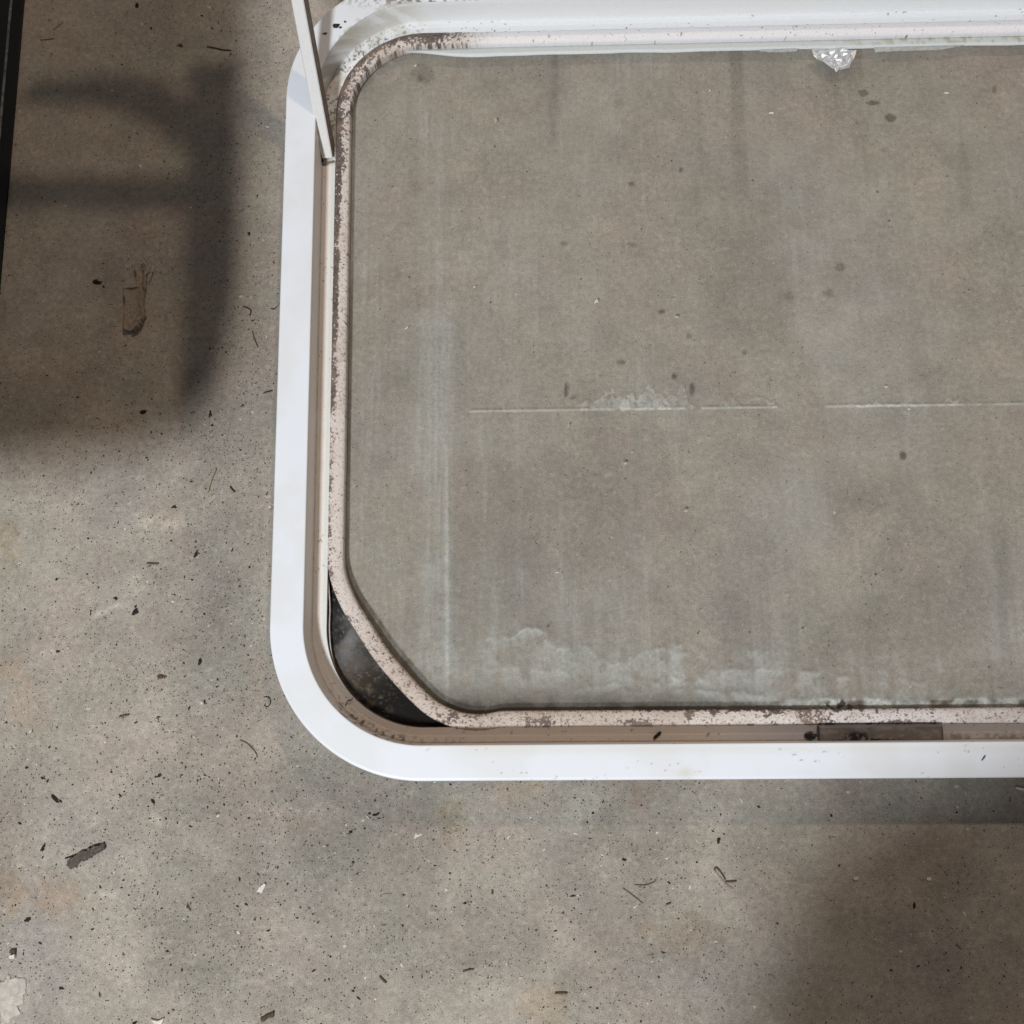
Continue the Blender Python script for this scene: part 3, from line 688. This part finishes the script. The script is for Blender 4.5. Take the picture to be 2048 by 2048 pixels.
shade_bar = thing('added_shade_bars', 'unseen bars added beyond the top of the picture to shade the floor', 'shade_bar')  # added out of view, each piece shaped to a dark band on the floor
shade_plate('rail', [(392, 120), (440, 128), (490, 100), (484, 400), (470, 620), (425, 800), (385, 860), (372, 760), (382, 520)], WARM, .30, .010, M_CREAM, shade_bar)
shade_plate('rail', [(60, 165), (150, 152), (260, 146), (330, 165), (382, 205), (382, 282), (330, 240), (260, 205), (150, 186), (60, 190)], WARM, .30, .010, M_CREAM, shade_bar)
shade_plate('rail', [(-200, 345), (380, 352), (380, 400), (-200, 400)], WARM, .30, .010, M_CREAM, shade_bar)
shade_slab = thing('added_shade_slab', 'unseen slab added beyond the lower left of the picture to shade the floor', 'shade_slab')  # added out of view to darken the lower right floor
shade_plate('slab_plate', [(1560, 1690), (1450, 2100), (1560, 2700), (3000, 2700), (3000, 1350), (2200, 1400), (1960, 1530), (1760, 1600)], KEY, .60, .02, M_WOOD, shade_slab)

# ------------------------------------------------------------------ debris on the floor
def lump(r, seed, flat=.6, n=9, m=5):
    rnd = random.Random(seed); vs = []; fs = []
    for j in range(m):
        ph = math.pi * .5 * j / (m - 1)
        for i in range(n):
            a = 2 * math.pi * i / n; k = r * math.cos(ph * .94) * (1 + rnd.uniform(-.48, .35)); vs.append((k * math.cos(a), k * math.sin(a) * .8, max(0, r * flat * math.sin(ph) * (1 + rnd.uniform(-.2, .2))) if j else 0))
    for j in range(m - 1):
        for i in range(n): k = (i + 1) % n; fs.append((j * n + i, j * n + k, (j + 1) * n + k, (j + 1) * n + i))
    fs.append(tuple((m - 1) * n + i for i in range(n))); fs.append(tuple(range(n))[::-1]); return vs, fs
SEED = [100]
def crumb(px, py, size, label, mat=None, name='grit_crumb', cat='crumb', z=0., stretch=1., ang=0., group=None):
    SEED[0] += 1; rn = random.Random(SEED[0]); v_, f_ = [], []; R_ = size / 2 * .000325
    for q in range(4 if size > 6 else 2):
        k_ = (.78, .5, .36, .22)[q]; dx, dy = (0, 0) if q == 0 else (rn.uniform(-1, 1) * R_ * 1.0 * stretch, rn.uniform(-1, 1) * R_ * .75)
        a_v, a_f = lump(R_ * k_, SEED[0] * 7 + q, n=8, m=4); o_ = len(v_)
        v_ += [(a * (stretch if q == 0 else 1.2) + dx, b + dy, c_ - (0 if q == 0 else .00002 * q)) for a, b, c_ in a_v]; f_ += [tuple(i_ + o_ for i_ in ff) for ff in a_f]
    o = mesh_obj(name, v_, f_, mat or M_CRUMB, smooth=False); p = un(px, py, z); o.location = p; o.rotation_euler = (0, 0, math.radians(ang))
    return tag(o, label, cat, group)
def stick(pts, w, label, mat=None, name='twig', cat='twig', z=0., parent=None):
    P = [un(a, b, z + w * .000325 * .5) for a, b in pts]
    if len(P) > 2: P = catmull([P[0]] + P + [P[-1]], 4) + [P[-1]]
    c0 = P[0].copy(); c0[2] = z; r = w * .000325 / 2; n = len(P)
    v_, f_ = tube([p - c0 for p in P], [r * (.55 + .45 * math.sin(math.pi * (.15 + .7 * i / max(1, n - 1)))) for i in range(n)], 6)
    o = mesh_obj(name, v_, f_, mat or M_BROWN, parent); o.location = c0
    if parent is None: tag(o, label, cat)
    return o
k = 3.7734
def flake(outline, off, thick, mat, label, name, cat, curl=0., jit=.0003, z=0., seed=1):
    return tag(patch(name, outline, z, thick, mat, None, jit, curl, seed, off=off), label, cat)
def blade():
    rows = [(281, 531, 8, 9), (282, 540, 9, 11), (286, 552, 9, 9), (286, 566, 8, 8), (285, 580, 8, 8), (283, 582, 31, 9), (279, 592, 27, 12), (276, 603, 20, 14), (274, 618, 20, 15), (272, 634, 20, 20), (270, 648, 20, 18), (268, 658, 18, 12), (264, 664, 10, 7)]
    nz = 11; rn = random.Random(8); R = []
    for k_ in range(len(rows) - 1):
        for q in range(4):
            t_ = q / 4; R.append([rows[k_][i_] * (1 - t_) + rows[k_ + 1][i_] * t_ for i_ in range(4)])
    R.append(list(rows[-1])); V = np.zeros((len(R), nz + 2, 3)); c0 = un(276, 600, 0)
    for i_, (cx_, cy_, wl, wr) in enumerate(R):
        wl += rn.uniform(-1, 1); wr += rn.uniform(-1.4, 1.4) * (2 if cy_ > 615 else 1); f_ = i_ / (len(R) - 1)
        for j_ in range(nz + 2):
            u_ = min(max((j_ - 1) / (nz - 1), 0), 1); X_ = cx_ - wl + (wl + wr) * u_
            p = un(X_, cy_, 0); h_ = .0022 + .0022 * (2 * u_ - 1) ** 2 * (1.3 if u_ > .5 else .7) + rn.uniform(-1, 1) * .00012 + .0012 * math.sin(f_ * 3.1)
            V[i_, j_] = (p[0] - c0[0], p[1] - c0[1], h_ if 0 < j_ < nz + 1 else .0002)
    o = mesh_obj('wood_flake', V, grid_faces(len(R), nz + 2), M_SPLINTER, smooth=True); o.location = c0
    tag(o, 'large tan wood flake with a notched shaft, between the shadows on the left', 'wood flake')
blade()
stick([(290, 552), (296, 535), (306, 533), (303, 545), (297, 556)], 3, 'pale curled loop at the tip of the large tan wood flake', M_PALE, 'curled_shaving', 'shaving', .003)
flake([(490, 740), (510, 700), (560, 665), (640, 625), (700, 590), (785, 570), (792, 600), (740, 642), (690, 668), (670, 692), (600, 716), (580, 748), (520, 768)], (0, 1536), .0022, M_BARK, 'long dark brown bark flake beside the rusty patch at the lower left', 'bark_flake', 'bark flake', 0, .0009, 0., 12)
stick([(130, 1717), (150, 1710), (168, 1703), (186, 1692), (206, 1687)], 3.5, 'thin black edge strip along the top of the long bark flake', M_CRUMB, 'bark_strip', 'bark strip')
flake([(0, 940), (30, 895), (60, 868), (74, 882), (52, 930), (40, 950), (20, 938)], (512, 1536), .0018, M_WHITE, 'white split plastic chip below the lower left curve of the frame', 'plastic_chip', 'plastic chip', 0, .0003, 0., 13)
flake([(60, 1560), (80, 1590), (140, 1580), (190, 1592), (205, 1650), (170, 1720), (178, 1770), (130, 1800), (158, 1850), (90, 1880), (60, 1930), (20, 1935), (0, 1830), (-30, 1900), (-160, 1900), (-150, 1640), (-40, 1600), (10, 1620), (60, 1600)], (0, 1536), .0008, M_PLASTER, 'flat pale splash of dried plaster at the lower left edge of the floor', 'plaster_splash', 'plaster splash', 0, .0007, 0., 14)
flake([(66, 1395), (72, 1370), (115, 1368), (114, 1410)], (0, 1536), .0016, M_BROWN, 'square brown chip above the plaster splash', 'square_chip', 'chip', 0, .0001, 0., 15)
flake([(64, 1420), (110, 1404), (108, 1440), (70, 1446)], (0, 1536), .0022, M_WHITE, 'small white square chip touching the square brown chip', 'square_chip', 'chip', 0, .0001, 0., 16)
flake([(1135, 1900), (1170, 1908), (1215, 1905), (1235, 1885), (1228, 1918), (1215, 1940), (1160, 1930)], (0, 1536), .0015, M_WHITE, 'white curled shaving at the bottom edge of the floor, left of the brown crumb', 'paper_shaving', 'shaving', .3, .0003, 0., 17)
flake([(35, 1890), (75, 1865), (125, 1840), (132, 1880), (95, 1890), (60, 1915), (38, 1912)], (512, 1536), .0018, M_BROWN, 'dark brown bark crumb at the bottom edge of the floor', 'bark_crumb', 'bark crumb', 0, .0006, 0., 18)
flake([(642, 825), (686, 822), (680, 842), (650, 846)], (1536, 1536), .0012, M_WHITE, 'white angular chip, left of the two under the right end of the frame', 'white_chip', 'chip', 0, .0001, 0., 19)
flake([(1197, 825), (1232, 826), (1230, 848), (1198, 848)], (1536, 1536), .0008, M_WHITE, 'greenish white square chip, right of the two under the right end of the frame', 'white_chip', 'chip', 0, .0001, 0., 20)
flake([(1405, 125), (1435, 122), (1442, 145), (1415, 152), (1403, 142)], (1536, 1536), .0004, M_PALE, 'pale round paint spot just below the right end of the frame', 'paint_spot', 'paint spot', 0, .0001, 0., 21)
flake([(1430, 1325), (1450, 1328), (1475, 1352), (1462, 1360), (1438, 1345)], (1536, 1536), .0010, M_TAN, 'pale tan sliver in the dim lower right of the floor', 'sliver', 'sliver', 0, .0001, 0., 22)
vt = thing('forked_twig', 'thin brown forked twig on the floor under the right half of the frame', 'twig', tuple(un(1450, 1755, 0.)))
for pts_ in ([(1428, 1740), (1433, 1735), (1442, 1745), (1451, 1759)], [(1451, 1763), (1462, 1763), (1473, 1762)], [(1430, 1742), (1450, 1766), (1467, 1778)]):
    o = stick(pts_, 3.4 if pts_[0][0] != 1430 else 2.4, '', M_TAN if pts_[0][0] == 1430 else M_BROWN, 'stem', parent=None); 
    for k_ in ('label', 'category'): 
        if k_ in o: del o[k_]
    o.parent = vt; o.location = Vector(o.location) - vt.location
S = [
    ([(294, 1126), (306, 1127), (317, 1127)], 4, 'straight dark stick, the highest one on the floor left of the frame', M_BROWN),
    ([(238, 1433), (248, 1431), (258, 1429)], 4, 'dark stick lying level, left of the lower curve of the frame', M_BROWN),
    ([(181, 1220), (181, 1231)], 2, 'tiny upright dark splinter above the chalky scratch', M_CRUMB),
    ([(460, 972), (465, 979), (470, 984)], 3.4, 'short dark bent stick beside the left flange, below the dark shadow', M_CRUMB),
    ([(486, 612), (496, 616), (502, 621), (500, 631)], 2.4, 'hooked dark hair nearest the wedge of shadow left of the flange', M_CRUMB),
    ([(505, 662), (508, 675), (513, 687), (516, 694)], 2.4, 'reddish brown hair just left of the flange', M_BROWN),
    ([(541, 616), (548, 618), (554, 612)], 2.2, 'black hair touching the outer edge of the left flange', M_CRUMB),
    ([(528, 785), (536, 783), (545, 781)], 3, 'short black straw beside the middle of the left flange', M_CRUMB),
    ([(527, 1394), (537, 1394), (541, 1404), (536, 1413), (528, 1411)], 2.0, 'curled black hair left of the lower rounded corner', M_CRUMB),
    ([(432, 937), (424, 955), (415, 985)], 4.5, 'faint pale splinter on the speckled floor left of the flange', M_TAN),
    ([(480, 1480), (495, 1487), (510, 1503), (515, 1515)], 2, 'long thin brown hair on the floor left of the lower curve', M_BROWN),
    ([(761, 1791), (770, 1788), (783, 1788)], 1.8, 'thin tan straw on the floor below the rounded corner', M_TAN),
    ([(759, 1952), (766, 1960), (773, 1966)], 4, 'short dark stick near the middle of the bottom edge', M_BROWN),
    ([(926, 1943), (935, 1940), (948, 1938)], 3, 'thin bent dark twig at the bottom middle of the floor', M_BROWN),
    ([(1110, 1986), (1122, 1986), (1135, 1986)], 4, 'level brown twig near the bottom edge, below the frame', M_BROWN),
    ([(1270, 1769), (1290, 1770), (1310, 1763)], 2, 'long curved dark hair on the floor below the frame middle', M_BROWN),
    ([(1246, 1776), (1268, 1792), (1285, 1806)], 1.8, 'straight thin hair sloping down below the long curved hair', M_BROWN),
    ([(1332, 1809), (1338, 1807), (1342, 1806)], 3.2, 'short dark straw below the long curved hair', M_BROWN),
    ([(2032, 1575), (2042, 1577), (2052, 1580)], 6, 'pale straw at the right edge just below the frame', M_WHITE),
    ([(1540, 1948), (1550, 1956)], 3.4, 'pale sliver on the shaded floor near the bottom', M_TAN),
    ([(732, 1630), (738, 1637)], 2.6, 'small white straw of the pair below the rounded corner', M_WHITE),
    ([(1480, 1595), (1485, 1605)], 2.6, 'tiny white straw below the lower flange', M_WHITE),
    ([(745, 1630), (752, 1630), (758, 1626)], 3.6, 'dark crooked bit beside the small white straw', M_CRUMB),
    ([(107, 59), (117, 51), (127, 43)], 1.8, 'thin pale straw in the shaded upper left floor', M_TAN),
    ([(81, 79), (95, 78), (108, 76)], 2.6, 'tan straw lying level near the black rail', M_TAN),
    ([(414, 93), (428, 95), (445, 99), (462, 100)], 3, 'dark brown splinter at the upper left beside the shadow band', M_BROWN),
    ([(36, 1128), (42, 1124)], 3, 'small white sliver at the left edge, above the rusty stain', M_WHITE),
    ([(58, 1466), (64, 1460)], 4, 'white sliver below the rusty stain at the left edge', M_WHITE),
]
for pts_, w_, lab, mt in S: stick(pts_, w_, lab, mt, 'straw' if ('straw' in lab or 'sliver' in lab) else ('hair' if 'hair' in lab else 'twig'), 'straw' if ('straw' in lab or 'sliver' in lab) else ('hair' if 'hair' in lab else 'twig'))
Cb = [
    (270, 1224, 16, 'black crumb, biggest on the pale floor left of the frame', None, 1.4, 60), (400, 1322, 11, 'black comma shaped crumb above the brown tuft', None, 1.5, 80),
    (321, 1353, 15, 'brown grey tuft of dust left of the lower flange', M_BROWN, 1.1, 0), (110, 1597, 13, 'dark elongated crumb above the long bark flake', None, 2.0, -40),
    (85, 1556, 9, 'upper black crumb of the pair near the left edge', None, 1.2, 0), (95, 1562, 7, 'lower black crumb of the pair near the left edge', None, 1, 0),
    (86, 1696, 11, 'black crumb left of the long bark flake', None, 1.4, 60), (40, 1612 + 35, 7, 'lone black crumb near the left edge above the bark flake', None, 1, 0),
    (55, 1839, 11, 'black crumb under the rust coloured sandy patch', None, 1.6, 20), (122, 1976, 9, 'round black pit crumb right of the plaster splash', None, 1, 0),
    (193, 564, 16, 'black clump on the shaded floor left of the tan wood flake', None, 1.3, 0), (287, 824, 14, 'black clump at the lower end of the shaded area', None, 1.2, 0),
    (421, 829, 11, 'shiny black seed beside the lower end of the shadow', None, 1.1, -60), (425, 850, 7, 'round black crumb below the shiny black seed', None, 1, 0),
    (348, 1013, 10, 'black ring shaped crumb near the chalky smear', None, 1, 0), (392, 1108, 11, 'black crumb leaning right of the chalky smear', None, 1.7, 60),
    (274, 10, 12, 'black crumb at the top edge of the floor on the left', None, 1.4, 80), (361, 90, 14, 'flat brown clump beside the upper shadow band', M_BROWN, 1, 0), (403, 31, 7, 'small brown crumb below the white shaving near the top', M_BROWN, 1, 0),
    (113, 1158, 8, 'black crumb next to a small brown chip', None, 1, 0), (232, 1197, 9, 'black crumb directly above the chalky scratch', None, 1, 0), (116, 1303, 8, 'black crumb at the end of the left chalky scratch', None, 1.4, 10),
    (317, 1434, 7, 'brown crumb beyond the level dark stick', M_BROWN, 1.2, 0), (376, 1832 - 18, 10, 'grey brown crumb on the lower left floor', M_BROWN, 1.4, -50), (474, 1812, 6, 'black crumb between the plastic chip and the grey brown crumb', None, 1, 0),
    (306, 1602, 9, 'black crumb above the cluster of white grains', None, 1.5, -50), (318, 1551, 9, 'hooked dark crumb above the speckled patch', None, 1.6, 30), (410, 1330 + 220, 5, 'tiny black crumb right of the hooked dark crumb', None, 1, 0),
    (702, 1664, 8, 'black crumb below the lower curve of the frame', None, 1.2, 20), (739, 1627, 7, 'round black seed beside the small white straw', None, 1, 0), (901, 1569, 6, 'round black seed touching the shadow of the lower flange', None, 1, 0),
    (900, 1746, 6, 'lone black seed on the pale floor below the frame', None, 1, 0), (985, 1784, 8, 'brown seed standing upright below the frame', M_BROWN, 1.5, 80), (930, 1806, 6, 'flat black seed beside a tan straw', None, 1.3, 0),
    (1186, 1626, 6, 'black crumb above a white chip below the frame', None, 1.3, 0), (1249, 1719, 8, 'black seed with a pale lower edge', None, 1.6, 0), (1146, 1791, 7, 'black crumb left of the crossed hairs', None, 1.3, 10),
    (1437, 1681, 11, 'largest black seed on the floor below the frame', None, 1.2, 80), (1449, 1668, 5, 'tiny black grain above the largest black seed', None, 1, 0), (1517, 1613, 7, 'black seed close under the lower flange', None, 1, 0),
    (1662, 1630, 7, 'black grain with a pale tip under the right half of the frame', None, 1, 0), (1829, 1811, 9, 'narrow black seed in the dim lower right', None, 1.6, 80), (1913, 1625, 5, 'black grain on the brown strip under the frame', None, 1, 0), (1987, 1622, 5, 'black grain on the brown strip nearest the right edge', None, 1, 0),
    (636, 1845, 5, 'black grain of the lower middle floor', None, 1.3, 30), (626, 1828, 5, 'black grain above the lower middle one', None, 1, 0), (805, 1851, 5, 'black upright grain in the lower middle', None, 1.3, 80),
    (1191, 1904, 6, 'black crumb with a pale side on the lower floor', None, 1, 0), (1328, 1905, 5, 'black grain below the brown patch', None, 1, 0), (269, 2046, 8, 'black crumb cut by the bottom edge of the picture', None, 1.2, 0),
]
for a_, b_, s_, lab, mt, st, an in Cb: crumb(a_, b_, s_, lab, mt, 'dust_tuft' if 'tuft' in lab else ('seed' if 'seed' in lab else 'grit_crumb'), 'crumb', 0., st, an)
Wt = [
    (280, 332, 9, 'brightest white grain in the shaded upper left', 1.7, -60), (268, 262, 6, 'white grain above the brightest one in the shade', 1, 0), (270, 111, 5, 'middle white grain of the small column in the upper left', 1, 0), (266, 95, 5, 'topmost white grain of the small column in the upper left', 1, 0),
    (319, 354, 6, 'dull pale grain right of the brightest one in the shade', 1, 0), (418, 15, 7, 'white crooked grain near the top by the frame', 1.8, -40), (300, 737, 7, 'pale stone with a dark edge under the wood flake', 1.2, -40), (129, 679, 7, 'pale stone in the shade near the left edge', 1.4, -70),
    (75, 922, 7, 'pale grain of the lower shade near the left edge', 1.2, 20), (483, 593, 8, 'glassy white grain beside the dark shadow band', 1.2, 0), (250, 1058, 6, 'small white triangular grain', 1.3, 60), (203, 1073, 9, 'round pale pebble on the chalky floor', 1, 0),
    (346, 1203, 7, 'white grain right of the black crumb', 1.1, 0), (424, 1359, 7, 'pale grain near the lower left curve of the flange', 1.1, 0), (240, 1338, 4, 'lone white grain on the open floor at left', 1, 0), (64, 1640, 4, 'white grain near the bark flake', 1, 0),
    (834, 1671, 9, 'smooth white oval grain below the rounded corner', 1.6, 10), (648, 1692, 7, 'pale rough grain left of the white oval grain', 1.1, 0), (670, 1705, 5, 'small pale grain between the others below the corner', 1.5, 0), (728, 1740, 5, 'pale pinkish grain below the corner', 1, 0),
    (1150, 1667, 7, 'white rounded grain under the lower flange', 1.3, 0), (1314, 1665, 6, 'white grain under the middle of the flange', 1.4, 10), (1334, 1717, 6, 'white grain right of the black seed', 1.4, -10), (1204, 1710, 5, 'upper white grain of the pair under the flange', 1, 0), (1202, 1731, 4, 'lower white grain of the pair under the flange', 1, 0),
    (1380, 1774, 5, 'upright white grain left of the forked twig', 1.6, 80), (1270, 1814, 6, 'white grain at the end of the sloping hair', 1.2, 30), (1114, 1857, 5, 'pale grain on the lower floor', 1.2, 0), (1431, 1883, 5, 'white oval grain below the forked twig', 1.4, 0), (1383, 1860, 6, 'tan grain on the brown patch', 1.3, 0), (1440, 1990, 6, 'pale upright grain near the bottom edge', 1.3, 80), (1041, 1955, 8, 'pale stone with a dark top at the bottom', 1.3, 0),
    (1802, 1903, 5, 'bright white grain in the dim lower right', 1.3, -20), (1751, 1878, 4, 'small white grain left of the bright one in the dim corner', 1, 0), (1725, 1710, 6, 'tan upright grain above the two square chips', 1.5, 80), (1556, 1736, 6, 'faint tan grain at the edge of the dim corner', 1.6, -70), (1983, 1792, 6, 'faint yellowish grain near the right edge', 1, 0), (1696, 1584, 5, 'white grain on the brown strip close to the flange', 1.4, -10), (1929, 1828, 5, 'thin white grain at the right', 2, -50),
]
for a_, b_, s_, lab, st, an in Wt: crumb(a_, b_, s_, lab, M_PALE if ('pale' in lab or 'dull' in lab or 'tan' in lab or 'faint' in lab) else M_WHITE, 'grain', 'grain', 0., st, an)
Gw = [(1894, 186, 7, 'bright white grain on the glass at the upper right', 1.5), (1542, 226, 8, 'white grain on the glass below the sealant, left of the bright one', 1.6), (1420, 181, 6, 'small white grain on the upper glass', 1), (1453, 275, 7, 'ring shaped pale grain on the glass', 1),
      (992, 240, 8, 'pale oval grain on the upper left of the glass', 1.8), (1192, 603, 8, 'upright white grain above the glue line on the glass', 1.6), (1353, 634, 9, 'largest pale crumb above the glue line on the glass', 1.2), (1250, 926, 8, 'pale crumb below the glue line on the glass', 1.3), (1773, 774, 5, 'white grain just above the right glue line', 1.2), (1818, 818, 5, 'white grain just below the right glue line', 1.2),
      (1372, 1021, 7, 'pale crumb on the middle of the glass', 1.3), (1138, 851, 6, 'thin pale grain under the left glue line', 1.9), (948, 574, 5, 'white grain with a dark shadow on the left of the glass', 1), (814, 655, 6, 'upright white grain on the left of the glass', 1.6), (831, 131, 5, 'white grain in the upper left corner of the glass', 1.2), (1264, 905, 4, 'round white dot grain below the glue line', 1), (1115, 1145, 5, 'white grain above the dried water marks', 1.3)]
for a_, b_, s_, lab, st in Gw: crumb(a_, b_, s_, lab, M_WHITE if 'white' in lab else M_PALE, 'grain', 'grain', .0050, st, 60 if 'upright' in lab or 'thin' in lab else (-70 if 'oval' in lab else 0))
crumb(674, 52, 18, 'black dirt clump on the upper left curve of the white flange', None, 'dirt_clump', 'dirt clump', .0302, 1.2, 0)
crumb(651, 67, 8, 'small brown dirt crumb left of the black clump on the flange', M_BROWN, 'dirt_clump', 'dirt clump', .0302, 1.5, 20)
crumb(690, 43, 6, 'tiny brown crumb right of the black clump on the flange', M_BROWN, 'dirt_clump', 'dirt clump', .0302, 1.6, -30)
stick([(1308, 1477), (1314, 1471), (1322, 1464)], 6, 'dark stick lying in the lower channel of the frame', M_CRUMB, 'twig', 'twig', .0097)
stick([(1964, 1521), (1968, 1515), (1971, 1511)], 2.2, 'thin dark hair on the right of the lower flange', M_CRUMB, 'hair', 'hair', .0303)
stick([(690, 1411), (697, 1400), (700, 1402), (706, 1396)], 2.0, 'small brown cobweb thread hanging over the lower left channel', M_BROWN, 'thread', 'thread', .0108)
stick([(652, 176 + 3), (628, 190)], 2, 'x', M_CRUMB) if False else None
# uncountable fine grit
def grit(name, label, mat, n, seed, r0, r1, region, pale=False):
    rnd = random.Random(seed); vs = []; fs = []
    i = 0
    while i < n:
        a, b = rnd.uniform(0, 2048), rnd.uniform(0, 2048)
        if rnd.random() > region(a, b): continue
        p = un(a, b, 0.); r = rnd.uniform(r0, r1) * (1 + 1.2 * (rnd.random() ** 6)); an = rnd.uniform(0, 6.28); st = rnd.choice([1, 1, 1.3, 1.7, 2.4]); m_ = len(vs)
        ca, sa = math.cos(an), math.sin(an)
        for q in range(5):
            t_ = q * 1.2566; xx = r * st * math.cos(t_) * rnd.uniform(.5, 1.5); yy = r * math.sin(t_) * rnd.uniform(.5, 1.5); vs.append((p[0] + xx * ca - yy * sa, p[1] + xx * sa + yy * ca, 0.0001))
        vs.append((p[0], p[1], r * .9)); fs += [(m_ + q, m_ + (q + 1) % 5, m_ + 5) for q in range(5)]; i += 1
    tag(mesh_obj(name, vs, fs, mat, smooth=False), label, 'grit', None, 'stuff')
def reg_dark(a, b):
    if 540 < a and b < 1560 and not (a < 700 and b > 1100 and (a - 690) + (b - 1250) * -.9 < -200): return 0
    w_ = .35 + .65 * math.exp(-((a - 430) / 170) ** 2) * (b > 600) + .5 * math.exp(-((a - 400) / 300) ** 2 - ((b - 1650) / 180) ** 2)
    if a < 420 and b < 850: w_ *= .35
    if a > 1450: w_ *= .25
    return min(1, w_)
grit('black_grit', 'fine black grit scattered over the open concrete floor', M_CRUMB, 3600, 9, .00013, .00036, reg_dark)
def reg_light(a, b): return 0 if (540 < a and b < 1560) else (.7 if a < 1450 else .3)
grit('pale_grit', 'fine pale grit scattered over the open concrete floor', M_WHITE, 520, 10, .00018, .00038, reg_light)
